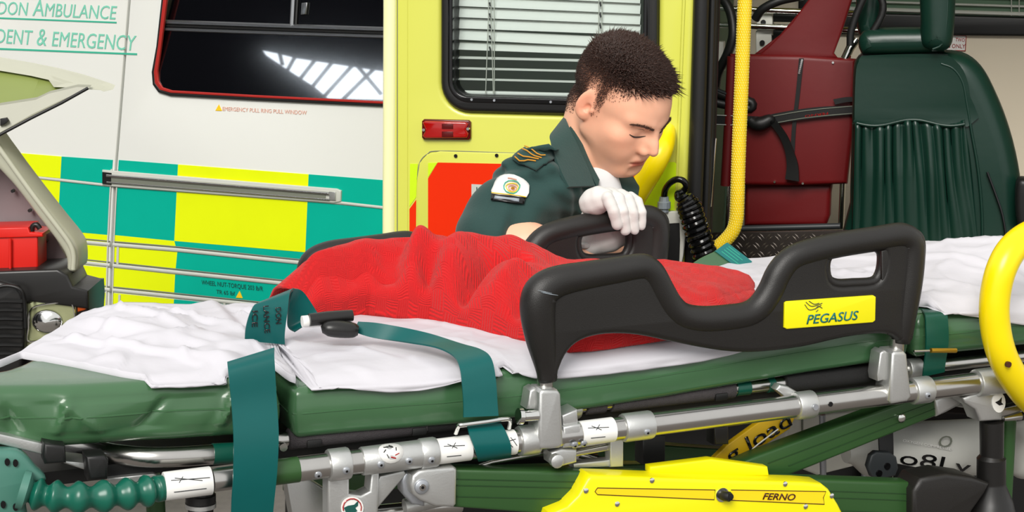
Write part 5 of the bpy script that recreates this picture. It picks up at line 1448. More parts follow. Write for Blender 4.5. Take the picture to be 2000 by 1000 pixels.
strap_px('strap_fold', [((566, 585), (572, 563), .225), ((562, 612), (592, 570), .235), ((562, 638), (618, 608), .235), ((575, 648), (622, 618), .225)], .0028, M['teal'], s2, sm=8)
TX = Plane(SP(478, 665, .196), SP(556, 672, .196) - SP(478, 665, .196), SP(494, 605, .194) - SP(478, 665, .196))
def vtext(s, p0, p1, hpx):
    P0, P1 = TX.at(*p0), TX.at(*p1); u = (P1 - P0).normalized(); v = TX.n.cross(u).normalized()
    text('stencil_lettering', s, P0, P1, v * hpx / 1240., TX.n, M['blkg'], s2, lift=.0025, bold=.01)
vtext('DON', (537, 600), (538, 632), 11); vtext('LANCE', (513, 597), (516, 650), 11); vtext('ICE', (492, 606), (491, 638), 11)
splate('tongue_plate', [(588, 628), (600, 616), (640, 614), (690, 614), (688, 630), (660, 634), (612, 640), (596, 640)], .20, .006, M['chrome'], bevel=.002, parent=s2)
tube('tongue_roll', [SP(590, 628, .196), SP(612, 626, .196)], .009, M['label'], s2, n=14)
tube('buckle_body', [SP(604, 625, .19), SP(640, 621, .19), SP(688, 616, .19)], [.010, .0105, .009], M['plasts'], s2, n=12)
s3 = root('lap_strap', 'teal lap strap crossing the sheet and looped round the side tube', 'strap', SP(965, 890, -.03))
strap_px('strap_band', [((690, 648), (700, 628), .185), ((730, 660), (745, 632), .165), ((790, 668), (830, 650), .125), ((850, 678), (900, 672), .075), ((885, 695), (940, 684), .040), ((898, 720), (960, 702), .010), ((903, 760), (968, 742), -.004), ((905, 790), (971, 785), -.010), ((905, 815), (973, 812), -.014)], .0028, M['teal'], s3, sm=6)
tube('buckle', [SP(628, 644, .178), SP(640, 642, .176), SP(665, 643, .174), SP(690, 645, .172), SP(700, 646, .17)], [.006, .013, .015, .013, .008], M['plasts'], s3, n=14, sm=3, squash=(Vector((0, 0, 1)), .9))
ribbon('strap_loop', [SP(912, 828, -.006), SP(917, 850, -.020), SP(925, 872, -.026), SP(932, 894, -.020), SP(934, 900, .0)], [SP(978, 828, -.006), SP(988, 845, -.020), SP(997, 868, -.026), SP(998, 886, -.020), SP(998, 892, .0)], .003, M['teal'], s3)
tube('slider_ring', [SP(890, 846, -.004), SP(896, 832, -.014), SP(905, 830, -.018), SP(950, 824, -.018), SP(990, 818, -.016), SP(996, 824, -.010), SP(994, 836, -.002)], .0035, M['chrome'], s3, n=10, sm=3)
s4 = root('head_strap', 'dark teal strap wrapped round the mattress right of the side rail', 'strap', SP(1830, 730, -.01))
strap_px('strap_band', [((1770, 597), (1822, 600), .16), ((1790, 601), (1838, 604), .10), ((1805, 612), (1848, 610), .03), ((1808, 640), (1851, 632), .014), ((1808, 680), (1852, 668), .012), ((1804, 715), (1846, 708), .014), ((1802, 735), (1844, 726), .02)], .003, M['teald'], s4)
tube('strap_pin', [SP(1785, 686, -.004), SP(1815, 685, -.004)], .0022, M['steel'], s4, n=8); tube('brass_pin', [SP(1818, 684.5, -.004), SP(1867, 684.5, -.004)], .0042, mat('brass', (200, 160, 60), .3, metal=.9), s4, n=10)
s5 = root('chest_strap', 'green strap end with printed label sticking up behind the side rail dip', 'strap', SP(1400, 540, .45))
ribbon('strap_band', [SP(1330, 535, .42), SP(1362, 508, .44), SP(1398, 490, .455)], [SP(1400, 560, .42), SP(1425, 545, .44), SP(1444, 528, .455)], .003, M['vinyl'], s5)
ribbon('printed_label', [SP(1396, 491, .452), SP(1420, 474, .46)], [SP(1446, 528, .452), SP(1468, 511, .46)], .004, M['tailg'], s5, sm=3)
LB = Plane(SP(1396, 491, .452), SP(1446, 528, .452) - SP(1396, 491, .452), SP(1420, 474, .46) - SP(1396, 491, .452))
for k, (y, wd) in enumerate(((.25, .9), (.45, .75), (.65, .85), (.82, .6))):
    a = SP(1396, 491, .452).lerp(SP(1420, 474, .46), y); b = SP(1446, 528, .452).lerp(SP(1468, 511, .46), y)
    dd = (b - a); tube('label_line', [a + dd * .12 + LB.n * .002, a + dd * (.12 + .75 * wd) + LB.n * .002], .0009, M['lineg'], s5, n=5)

# ================================================================== yellow loop handle at the right edge
lh = root('loop_handle', 'thick yellow loop handle at the right edge over the white sheet', 'handle', SP(1960, 780, -.06))
lp_ = [(2080, 452, -.02), (2030, 452, -.03), (1985, 478, -.05), (1958, 520, -.06), (1944, 575, -.06), (1943, 630, -.06), (1956, 690, -.06), (1985, 745, -.05), (2025, 790, -.03), (2090, 830, -.0)]
tube('loop', [SP(*p) for p in lp_], .0245, M['yel'], lh, n=20, sm=6)
P = SP(1970, 712, -.086); tube('screw', [P + WD * .004, P - WD * .0015], .005, M['brown'], lh, n=10)

# ================================================================== oxygen cylinders under the stretcher
oc = root('gas_cylinder', 'scuffed white gas cylinder with black lettering under the stretcher', 'cylinder', SP(1830, 960, .16))
a_, b_ = SP(1680, 885, .20), SP(1925, 872, .20); d_ = (b_ - a_).normalized()
tube('bottle', [a_ - d_ * .03, a_ - d_ * .015, a_ + d_ * .01, a_ + d_ * .04, b_], [.016, .020, .040, .052, .052], M['cylw'], oc, n=28, angle=60)
def cyl_text(s, p0, p1, hpx, m=None, flip=False):
    q = SPL(.147)
    P0, P1 = q.at(*p0), q.at(*p1); u = (P1 - P0).normalized(); v = q.n.cross(u).normalized()
    text('cylinder_lettering', s, P0, P1, v * hpx / 1180. * (-1 if flip else 1), q.n, m or M['blkg'], oc, lift=.001)
cyl_text('o8Ly', (1755, 905), (1892, 925), 30)
cyl_text('O', (1832, 874), (1858, 872), 26, M['trimd'])
cyl_text('OXYGEN COMPRESSED', (1762, 862), (1858, 880), 6, M['label'])
oc2 = root('gas_cylinder', 'scuffed white gas cylinder end beside the black castor post', 'cylinder', SP(1990, 960, .16))
a_, b_ = SP(1975, 880, .14), SP(2120, 872, .14); d_ = (b_ - a_).normalized()
tube('bottle', [a_, a_ + d_ * .02, a_ + d_ * .05, b_], [.040, .052, .055, .055], M['cylw'], oc2, n=28, angle=60)
bk = root('cylinder_strap', 'black strap with square charcoal buckle holding the gas cylinder', 'strap', SP(1725, 950, .12))
ribbon('strap_band', [SP(1715, 820, .14), SP(1716, 860, .125), SP(1716, 900, .12), SP(1700, 950, .13)], [SP(1742, 815, .14), SP(1744, 860, .125), SP(1744, 900, .12), SP(1740, 955, .13)], .003, M['blk'], bk)
ribbon('strap_band', [SP(1750, 905, .13), SP(1800, 915, .13), SP(1850, 925, .13)], [SP(1745, 935, .13), SP(1795, 945, .13), SP(1850, 950, .13)], .003, M['blk'], bk)
splate('buckle', [(1696, 912), (1702, 890), (1712, 882), (1740, 884), (1752, 893), (1756, 915), (1750, 930), (1722, 936), (1704, 932)], .105, .014, M['dkgrey'], bevel=.004, parent=bk)
for x, y in ((1716, 924), (1732, 910)):
    P = SP(x, y, .105); tube('buckle_stud', [P, P - WD * .003], .006, M['blkg'], bk, n=10)
# white tray and galvanised legs seen below the frame
tr = root('equipment_case', 'white plastic case half hidden behind the green diagonal beam', 'case', SP(1620, 960, .45))
splate('case_body', [(1535, 812), (1700, 800), (1720, 900), (1600, 930), (1535, 905)], .40, .12, M['wplas'], bevel=.01, parent=tr)
splate('case_joint', [(1566, 810), (1569, 810), (1569, 870), (1566, 870)], .398, .002, M['trimd'], bevel=0, parent=tr)
stube('cross_leg', [(1606, 810, .3), (1608, 940, .3)], .006, M['galv'], n=8); stube('cross_leg', [(1694, 865, .3), (1688, 945, .3)], .007, M['galv'], n=8)
splate('under_tray', [(560, 900), (1700, 880), (2060, 800), (2060, 1060), (560, 1060)], .47, .01, M['blk'], bevel=0)
# legs with wheels reach the ground below the picture
for s_ in (-.45, .95):
    for w_ in (.05, .45):
        a = ST(s_, w_, .62 if s_ < 0 else .66); b = ST(s_, w_, .13)
        tube('castor_leg', [a, b], .016, M['beam'], strx, n=10)
        c_ = ST(s_, w_, .085)
        tube('castor_wheel', [c_ - WD * .018, c_ - WD * .012, c_ + WD * .012, c_ + WD * .018], [.07, .085, .085, .07], M['blk'], strx, n=20)
        box('castor_fork', ST(s_, w_, .12), SD, WD, (0, 0, 1), .02, .028, .03, M['alu'], strx, .004)

# ================================================================== the man in green uniform
man = root('person', 'man in dark green uniform shirt and white glove leaning over the far rail', 'person', (-.05, 3.62, 0))
V3 = lambda v: np.array(v, float)
az = math.radians(47); pt_ = math.radians(29.5)
FX = Vector((math.sin(math.radians(54)), -math.cos(math.radians(54)), 0))
HF = Vector((math.sin(az) * math.cos(pt_), -math.cos(az) * math.cos(pt_), -math.sin(pt_)))
HR = Vector((-math.cos(az), -math.sin(az), 0)).normalized()
HU = HR.cross(HF).normalized()
roll = math.radians(-2)
HR, HU = HR * math.cos(roll) + HU * math.sin(roll), HU * math.cos(roll) - HR * math.sin(roll)
ear_w = atY(1146, 207, 3.335)
H0 = ear_w - HR * .076 + HF * .012 + HU * .012
RM = np.array([tuple(HR), tuple(HF), tuple(HU)])
def hw(x, y, z): return V3(H0 + HR * x + HF * (y * 1.06) + HU * z)
NB = V3(atY(1140, 330, 3.43))
RS = V3(atY(1030, 376, 3.29)); LS = V3(atY(1185, 405, 3.62))
RE = V3(atY(954, 468, 3.20)); RH = V3(atY(1095, 486, 3.17))
LE = V3(atY(1228, 505, 3.45)); LW = V3(atY(1138, 497, 3.155))
PV = V3((-.09, 3.62, .66))
def axis_pts(parts):
    out = [parts[0][0]]
    for a, b, d in parts:
        n = max(1, int(round((b - a) / d))); out += list(np.linspace(a, b, n + 1)[1:])
    return np.array(out)
hx, hy, hz = H0
F_ = Field(axis_pts([(-.32, hx - .135, .008), (hx - .135, hx + .15, .0021), (hx + .15, .50, .008)]),
           axis_pts([(3.05, hy - .135, .008), (hy - .135, hy + .125, .0021), (hy + .125, 3.85, .009)]),
           axis_pts([(.5, hz - .17, .009), (hz - .17, hz + .15, .0021)]))
# --- head
F_.ell(hw(0, -.012, .034), (.0745, .094, .083), RM, k=.01)
F_.ell(hw(0, .034, .016), (.0690, .071, .074), RM, k=.03)
F_.ell(hw(0, .034, -.042), (.0580, .056, .066), RM, k=.025)
F_.ell(hw(0, .050, -.082), (.0440, .044, .038), RM, k=.025)
F_.ell(hw(0, .079, -.102), (.0205, .017, .0165), RM, k=.022)
for sx in (1, -1):
    F_.cap(hw(sx * .0520, -.002, -.058), hw(sx * .020, .072, -.103), .0120, .0120, k=.026)
    F_.cap(hw(sx * .058, -.004, -.02), hw(sx * .0520, -.002, -.058), .014, .0120, k=.03)
    F_.ell(hw(sx * .045, .062, -.030), (.022, .020, .017), RM, k=.025)
    F_.ell(hw(sx * .041, .040, -.046), (.022, .032, .028), RM, k=.03)
    F_.ell(hw(sx * .028, .068, -.062), (.022, .020, .022), RM, k=.025)
    F_.cap(hw(sx * .048, .071, .012), hw(sx * .012, .0905, .008), .0085, .0085, k=.016)
for sx in (1, -1):
    F_.ell(hw(sx * .033, .100, -.007), (.017, .013, .0100), RM, k=.014, mode='sub')
    F_.ell(hw(sx * .0325, .0740, -.008), (.0165, .0155, .0125), RM, k=.005)
    F_.cap(hw(sx * .021, .0872, -.0135), hw(sx * .043, .0820, -.0155), .0020, .0020, k=.004)
# nose
F_.chain([hw(0, .092, .004), hw(0, .098, -.012), hw(0, .1065, -.027), hw(0, .1140, -.039)], [.0085, .0078, .0085, .0100], k=.012)
for sx in (1, -1):
    F_.ell(hw(sx * .0125, .1010, -.0455), (.0085, .0115, .0085), RM, k=.005)
    F_.ell(hw(sx * .0065, .1050, -.0545), (.0030, .0050, .0030), RM, k=.003, mode='sub')
for sx in (1, -1): F_.ell(hw(sx * .0120, .0905, -.0330), (.0095, .0125, .0150), RM, k=.014)
# lips, crease
F_.ell(hw(0, .0885, -.0705), (.0215, .0125, .0080), RM, k=.010)
F_.cap(hw(-.017, .0895, -.0735), hw(.017, .0895, -.0735), .0052, .0052, k=.006)
F_.cap(hw(-.014, .0890, -.0845), hw(.014, .0890, -.0845), .0066, .0066, k=.007)
F_.cap(hw(-.022, .0935, -.0788), hw(0, .1025, -.0785), .0017, .0020, k=.004, mode='sub')
F_.cap(hw(.022, .0935, -.0788), hw(0, .1025, -.0785), .0017, .0020, k=.004, mode='sub')
F_.cap(hw(-.012, .1000, -.0965), hw(.012, .1000, -.0965), .0060, .0060, k=.012, mode='sub')
F_.cap(hw(0, .1035, -.062), hw(0, .1025, -.068), .0022, .0026, k=.004, mode='sub')
# ears
for sx in (1, -1):
    e = Matrix.Rotation(sx * math.radians(-20), 3, 'Z')
    ER = np.array(e) @ RM
    tl = np.array(Matrix.Rotation(math.radians(12), 3, 'X')) @ ER
    F_.ell(hw(sx * .0765, -.014, -.008), (.0075, .0185, .0330), tl, k=.008)
    F_.ell(hw(sx * .0770, -.010, -.030), (.0065, .0105, .0120), tl, k=.006)
    F_.ell(hw(sx * .0865, -.0105, -.006), (.0060, .0110, .0215), tl, k=.004, mode='sub')
    F_.ell(hw(sx * .0790, -.0060, -.012), (.0050, .0070, .0085), tl, k=.003, mode='sub')
    F_.cap(hw(sx * .0785, -.018, .008), hw(sx * .080, -.0165, -.014), .0030, .0030, k=.003)
    F_.ell(hw(sx * .0765, .0035, -.013), (.0040, .0040, .0060), tl, k=.004)
# neck and body
F_.cap(hw(0, -.046, -.046), NB + V3((-.008, .012, 0)), .0525, .0560, k=.018)
F_.cap(hw(.040, -.030, -.046), NB + V3(FX) * .046 + V3((0, 0, -.03)), .010, .010, k=.02)
F_.ell(hw(0, .052, -.118), (.006, .008, .006), RM, k=.012)
CH = (RS + LS) / 2 + V3((-.02, .03, -.10))
F_.cap(NB, CH, .062, .095, k=.05)
F_.cap(RS, LS, .050, .050, k=.05)
F_.cap(CH, PV, .105, .115, k=.05)
F_.chain([RS, RE, RE * .45 + RH * .55, RH], [.050, .042, .040, .030], k=.02)
F_.chain([LS, LE, LE * .5 + LW * .5, LW], [.050, .042, .038, .028], k=.02)
Vb, Qb = F_.mesh(); Vb = relax(Vb, Qb, 2, .5)
def grad_normals(V, Q):
    n = np.zeros_like(V); a = V[Q[:, 1]] - V[Q[:, 0]]; b = V[Q[:, 3]] - V[Q[:, 0]]; c = np.cross(a, b)
    for k in range(4): np.add.at(n, Q[:, k], c)
    return n / (np.linalg.norm(n, axis=1)[:, None] + 1e-12)
Nb = grad_normals(Vb, Qb)
Lc = ((Vb - V3(H0)) @ RM.T) / np.array([1, 1.06, 1])                       # head coordinates of every vertex
if np.mean(np.sum(Nb[np.linalg.norm(Lc, axis=1) < .14] * (Vb[np.linalg.norm(Lc, axis=1) < .14] - V3(H0)), axis=1)) < 0: Nb = -Nb; Qb = Qb[:, ::-1]
zb_t = [(-.13, -.090), (-.075, -.078), (-.050, -.060), (-.034, -.030), (-.024, .010), (-.008, .018), (.001, .0), (.004, -.022), (.016, -.018), (.022, .022), (.034, .030), (.050, .040), (.064, .056), (.075, .066), (.10, .070)]
def hmask(L):
    zb = np.interp(L[:, 1], [t[0] for t in zb_t], [t[1] for t in zb_t])
    return L[:, 2] - zb
hm = hmask(Lc); inhead = (np.linalg.norm(Lc, axis=1) < .16) & (Lc[:, 2] > -.1)
tint = np.ones((len(Vb), 4), np.float32)
def blend(mask, colr):
    mask = np.clip(mask, 0, 1)[:, None]; tint[:, :3] = tint[:, :3] * (1 - mask) + np.array(colr) * mask * 1.0
lp = np.exp(-(np.maximum(np.abs(Lc[:, 0]) - .014, 0) / .006) ** 2 - ((Lc[:, 2] + .079) / .0095) ** 4) * (Lc[:, 1] > .075)
blend(lp * .9, (.80, .38, .38))
mc = np.exp(-(np.maximum(np.abs(Lc[:, 0]) - .018, 0) / .004) ** 2 - ((Lc[:, 2] + .0787) / .0016) ** 2) * (Lc[:, 1] > .08)
blend(mc * .8, (.40, .15, .14))
for sx in (1, -1):
    ck = np.exp(-((Lc[:, 0] - sx * .045) / .028) ** 2 - ((Lc[:, 2] + .035) / .025) ** 2 - ((Lc[:, 1] - .06) / .05) ** 2); blend(ck * .35, (1.0, .70, .66))
    er = np.exp(-((Lc[:, 0] - sx * .083) / .014) ** 2 - ((Lc[:, 1] + .012) / .03) ** 2 - ((Lc[:, 2] + .01) / .04) ** 2); blend(er * .45, (1.0, .62, .58))
nsr = np.exp(-((Lc[:, 0]) / .016) ** 2 - ((Lc[:, 1] - .118) / .02) ** 2 - ((Lc[:, 2] + .045) / .016) ** 2); blend(nsr * .35, (1.0, .72, .68))
beard = np.exp(-np.maximum(-.066 - Lc[:, 2], 0) * 0) * np.clip((-.060 - Lc[:, 2]) / .02, 0, 1) * np.clip((Lc[:, 1] - .0) / .03, 0, 1) * (Lc[:, 2] > -.13) * (1 - lp)
blend(beard * .22, (.72, .62, .58))
sc = np.clip(hm / .055 + .06, 0, 1) * inhead * (np.clip((.062 - np.abs(Lc[:, 0])) / .01 + 1, 0, 1) * 0 + 1)
earm = (np.abs(Lc[:, 0]) > .0775) & (Lc[:, 2] < .03) & (Lc[:, 1] < .012) & (Lc[:, 1] > -.04)
sc = sc * (~earm)
blend(sc * .82, (.26, .17, .14))
body = np_obj('body', Vb, Qb, M['skin'], man)
at_ = body.data.color_attributes.new('tint', 'FLOAT_COLOR', 'POINT')
if len(body.data.vertices) == len(tint): at_.data.foreach_set('color', tint.ravel())
from mathutils.bvhtree import BVHTree
def bvh_of(V, Q): return BVHTree.FromPolygons([tuple(v) for v in V], [tuple(int(i) for i in q) for q in Q])
hsel = np.linalg.norm(Vb - V3(H0), axis=1) < .2
Qh = Qb[hsel[Qb].all(1)]
bt_ = bvh_of(Vb, Qh)
# --- hair
def strands(name, base, nrm, length, width, comb, m, parent, jit=.35, bend=.4):
    n = len(base)
    d = nrm + comb + rng.normal(0, jit, (n, 3)); d /= np.linalg.norm(d, axis=1)[:, None]
    d2 = d + comb * bend + rng.normal(0, jit * .5, (n, 3)); d2 /= np.linalg.norm(d2, axis=1)[:, None]
    a = np.cross(d, rng.normal(0, 1, (n, 3))); a /= np.linalg.norm(a, axis=1)[:, None]; b = np.cross(d, a)
    mid = base + d * (length * .5)[:, None]; tip = mid + d2 * (length * .55)[:, None]
    base = base - nrm * .001
    W = width[:, None]
    vv = np.stack([base + a * W, base + (-.5 * a + .87 * b) * W, base + (-.5 * a - .87 * b) * W, mid + a * W * .8, mid + (-.5 * a + .87 * b) * W * .8, mid + (-.5 * a - .87 * b) * W * .8, tip], 1).reshape(-1, 3)
    k = np.arange(n)[:, None] * 7
    quads = np.concatenate([k + np.array([[0, 1, 4, 3]]), k + np.array([[1, 2, 5, 4]]), k + np.array([[2, 0, 3, 5]])])
    tris = np.concatenate([k + np.array([[3, 4, 6]]), k + np.array([[4, 5, 6]]), k + np.array([[5, 3, 6]])])
    me = bpy.data.meshes.new(name)
    me.vertices.add(len(vv)); me.vertices.foreach_set('co', vv.astype(np.float32).ravel())
    li = np.concatenate([quads.ravel(), tris.ravel()]); me.loops.add(len(li)); me.loops.foreach_set('vertex_index', li.astype(np.int32))
    st_ = np.concatenate([np.arange(len(quads)) * 4, len(quads) * 4 + np.arange(len(tris)) * 3])
    me.polygons.add(len(st_)); me.polygons.foreach_set('loop_start', st_.astype(np.int32)); me.update(calc_edges=True)
    return link(name, me, m, parent, True, 180)
cand = np.nonzero(inhead & (hm > -.001) & (~earm) & (Lc[:, 2] > -.085))[0]
dens = np.clip(hm[cand] / .05 + .12, 0, 1)
# scalp hair: several strands per sample on the crown
sel = cand[rng.random(len(cand)) < dens * .95]
sel = np.concatenate([sel, sel[Lc[sel, 2] > .05], sel[Lc[sel, 2] > .07]])
L = Lc[sel]; top = np.clip((L[:, 2] + .25 * np.maximum(L[:, 1], 0) - .058) / .045, 0, 1); frontw = np.clip((L[:, 1] - .0) / .08, 0, 1)
length = .0022 + .0026 * np.clip(hm[sel] / .06, 0, 1) + top ** 1.1 * (.011 + .006 * frontw)
length *= rng.uniform(.7, 1.25, len(sel))
comb_l = np.zeros((len(sel), 3)); comb_l[:, 1] = .55 * top + .25 * frontw - .1; comb_l[:, 2] = -.55 * (1 - top) + .15 * top - .25 * frontw * (1 - top)
comb = comb_l @ RM
base = Vb[sel] + rng.normal(0, .0009, (len(sel), 3))
hr_ = strands('hair', base, Nb[sel], length, .00055 + .0003 * top, comb, M['hair'], man, jit=.32)
hr_['kind'] = 'stuff'
# spiky clumps on the crown and fringe
cs2 = np.nonzero(inhead & (hm > .006) & (Lc[:, 2] + .25 * np.maximum(Lc[:, 1], 0) > .075))[0]
cs2 = cs2[rng.random(len(cs2)) < .11]
L2 = Lc[cs2]; fw = np.clip((L2[:, 1] + .01) / .08, 0, 1)
cl = np.zeros((len(cs2), 3)); cl[:, 1] = .5 + .6 * fw; cl[:, 2] = .25 - .55 * fw; cl[:, 0] = rng.normal(0, .25, len(cs2))
sp_ = strands('hair_spikes', Vb[cs2], Nb[cs2], rng.uniform(.020, .034, len(cs2)) * (.8 + .35 * fw), np.full(len(cs2), .0013), cl @ RM, M['hair'], man, jit=.28, bend=.25)
sp_['kind'] = 'stuff'
# eyebrows, lashes
def face_pt(x, z, lift=.0):
    o = Vector(hw(x, .25, z)); h = bt_.ray_cast(o, -HF)
    return (h[0] + HF * lift, h[1]) if h[0] is not None else (Vector(hw(x, .09, z)), HF)
for sx in (1, -1):
    bb, nn = [], []
    for k in range(320):
        t = rng.random(); x = sx * (.010 + .046 * t); z = .0035 + .0075 * math.sin(t * 2.4) - .001 * t + rng.normal(0, .0016) * (1 - .5 * t)
        P, n_ = face_pt(x, z); bb.append(tuple(P)); nn.append(tuple(n_))
    bb, nn = np.array(bb), np.array(nn)
    cmb = np.tile(V3(HR * sx) * 1.6 + V3(HU) * .3, (len(bb), 1))
    strands('eyebrow', bb, nn * .35, np.full(len(bb), .0075), np.full(len(bb), .00045), cmb, M['brow'], man, jit=.2)
    tube('eyelash_line', [face_pt(sx * x, z, .0007)[0] for x, z in ((.0175, -.0135), (.025, -.0172), (.033, -.0188), (.041, -.0180), (.0505, -.0145))], [.0005, .0012, .0015, .0015, .0008], M['eyed'], man, n=6, sm=4)
    tube('eyelid_crease', [face_pt(sx * x, z, -.0002)[0] for x, z in ((.021, -.0040), (.027, -.0012), (.034, -.0005), (.041, -.0020))], [.0002, .0005, .0005, .0002], M['brow'], man, n=6, sm=4)

# --- shirt
S_ = Field(axis_pts([(-.30, .46, .0055)]), axis_pts([(3.08, 3.85, .0055)]), axis_pts([(.55, 1.20, .0055)]))
S_.cap(CH, PV, .150, .150, k=.05)
S_.cap(RS + V3((.03, .0, .0)), LS, .066, .066, k=.06)
S_.cap(NB + V3((0, .02, -.045)), CH, .082, .130, k=.05)
TR0 = NB + V3(HR) * .035 + V3((0, .03, -.02))
S_.cap(TR0, RS + V3((0, 0, .012)), .054, .056, k=.05)
HEM = RS * .10 + RE * .90
S_.chain([RS, RS * .5 + HEM * .5, HEM], [.064, .064, .063], k=.03)
S_.chain([LS, LE], [.062, .056], k=.03)
# sleeve opening: hollow along the forearm
fd = (RH - RE); fd /= np.linalg.norm(fd)
S_.cap(RE + fd * .055 - V3((0, 0, .02)), RE + fd * .25 - V3((0, 0, .02)), .045, .06, k=.004, mode='sub')
# neck opening
S_.cap(NB + V3((0, 0, .01)), NB + V3(FX) * .10 + V3((0, 0, -.045)), .040, .030, k=.01, mode='sub')
X, Y, Z = S_.xs[:, None, None], S_.ys[None, :, None], S_.zs[None, None, :]
wr = .0045 * np.sin(70 * (Z + .5 * X) + 9 * np.sin(9 * Y + 14 * X)) + .0040 * np.sin(46 * (Z * .8 - X + .3 * Y) + 6 * np.sin(17 * Z + 8 * Y) + 1.3) + .002 * np.sin(105 * (X * .6 + Z - Y * .4) + 7 * np.sin(13 * X + 11 * Z))
S_.F += wr.astype(np.float32)
Vs, Qs = S_.mesh(); Vs = relax(Vs, Qs, 2, .5)
shirt = np_obj('shirt', Vs, Qs, M['shirt'], man)
bs_ = bvh_of(Vs, Qs)
def on_shirt(px, py, lift=.002, default=3.25):
    r = ray(px, py).normalized(); h = bs_.ray_cast(CAM, r)
    if h[0] is None: return atY(px, py, default)
    n_ = h[1] if h[1].dot(r) < 0 else -h[1]
    return h[0] + n_ * lift - r * lift * .5
def cloth_patch(name, L, R, thick, m, lift=.003, sm=4, nj=6, parent=None):
    """patch lying on the shirt between two pixel polylines"""
    L = crom(L, sm); R = crom(R, sm); vs, fs = [], []
    for a, b in zip(L, R):
        for j in range(nj + 1):
            p = a + (b - a) * j / nj; vs.append(on_shirt(p[0], p[1], lift))
    for i in range(len(L) - 1):
        for j in range(nj):
            q = i * (nj + 1) + j; fs.append((q, q + 1, q + nj + 2, q + nj + 1))
    o = mesh(name, vs, fs, m, parent or shirt, True, 180)
    md = o.modifiers.new('t', 'SOLIDIFY'); md.thickness = thick; md.offset = 0
    return o
OFF[shirt.name] = OFF[man.name]
cloth_patch('epaulette', [(1000, 312), (1020, 296), (1045, 286), (1072, 281)], [(1044, 334), (1062, 324), (1080, 314), (1098, 303)], .004, M['shirt'], .0045)
for k in range(4):
    x0, y0 = 1026 - k * 5.2, 294 + k * 4.8
    a = [on_shirt(x0 + t * 36, y0 + t * 14, .0090) for t in (0, .2, .4, .6, .8, 1)]
    tube('gold_bar', a, .0013, M['gold'], shirt, n=6)
def disc_patch(name, pts, m, lift, thick=.0012):
    c_ = np.mean(np.array(pts, float), axis=0); vs = []; K = 4; n = len(pts)
    for k in range(1, K + 1):
        for p in pts:
            q = c_ + (np.array(p) - c_) * k / K; vs.append(on_shirt(q[0], q[1], lift))
    vs.append(on_shirt(c_[0], c_[1], lift)); fs = [(i, (i + 1) % n, K * n) for i in range(n)]
    for k in range(K - 1):
        for i in range(n): fs.append((k * n + i, k * n + (i + 1) % n, (k + 1) * n + (i + 1) % n, (k + 1) * n + i))
    o = mesh(name, vs, fs, m, shirt, True, 180); md = o.modifiers.new('t', 'SOLIDIFY'); md.thickness = thick; md.offset = 0
    return o
disc_patch('sleeve_badge', crom([(962, 380), (965, 366), (973, 351), (987, 344), (1003, 344), (1020, 350), (1031, 361), (1033, 370), (1029, 387), (995, 384)], 2, True), M['label'], .004)
disc_patch('sleeve_title', [(961, 381), (995, 385), (1027, 389), (1023, 400), (990, 397), (960, 393)], M['blkg'], .004)
disc_patch('title_lettering', [(968, 385), (1014, 391), (1013, 397), (967, 391)], M['grey'], .0055)
tube('badge_line', [on_shirt(962 + t * 66, 379 + t * 8.5, .0055) for t in (0, .25, .5, .75, 1)], .0009, M['warn'], shirt, n=5)
for rr, mm, wd in ((15, M['lineg'], .0011), (11, M['coverl'], .0010), (7, M['letterred'], .0011), (2.5, M['gold'], .0012)):
    tube('badge_crest', [on_shirt(999 + rr * math.cos(t), 366 + rr * .95 * math.sin(t) + 1, .0056) for t in np.linspace(0, 2 * math.pi, 14)[:-1]], wd, mm, shirt, n=5, closed=True)
tube('badge_crown', [on_shirt(993 + t * 12, 350 + t * 1, .0056) for t in (0, .5, 1)], .0016, M['letterred'], shirt, n=5)
# collar leaves with their own depth
def leaf(name, A, B, m=M['shirt'], thick=.004):
    return ribbon(name, [atY(*p) for p in A], [atY(*p) for p in B], thick, m, shirt, sm=6)
leaf('collar', [(1122, 222, 3.47), (1106, 227, 3.43), (1114, 256, 3.365), (1132, 296, 3.335), (1147, 330, 3.32), (1160, 364, 3.305)], [(1105, 238, 3.49), (1078, 262, 3.40), (1076, 282, 3.315), (1084, 310, 3.265), (1096, 340, 3.240), (1109, 366, 3.230)], thick=.006)
leaf('collar', [(1186, 330, 3.43), (1196, 350, 3.39), (1204, 385, 3.36)], [(1236, 346, 3.47), (1246, 368, 3.43), (1240, 396, 3.39)])
leaf('collar_stand', [(1122, 240, 3.40), (1136, 280, 3.372), (1152, 318, 3.352), (1170, 352, 3.335)], [(1112, 250, 3.39), (1126, 290, 3.352), (1144, 328, 3.332), (1166, 366, 3.318)])
# chest pocket flap and placket
# --- white t-shirt in the open neck
T_ = Field(axis_pts([(.05, .34, .004)]), axis_pts([(3.24, 3.60, .004)]), axis_pts([(.86, 1.14, .004)]))
T_.chain([V3(atY(1158, 336, 3.392)), V3(atY(1173, 354, 3.378)), V3(atY(1184, 394, 3.375))], [.028, .030, .040], k=.02)
T_.cap(NB + V3((0, 0, -.04)), V3(atY(1178, 362, 3.42)), .056, .030, k=.03)
T_.F += (.0012 * np.sin(160 * T_.xs[:, None, None] + 60 * T_.zs[None, None, :])).astype(np.float32)
Vt, Qt = T_.mesh(); Vt = relax(Vt, Qt, 2, .5); np_obj('t_shirt', Vt, Qt, M['tee'], man)
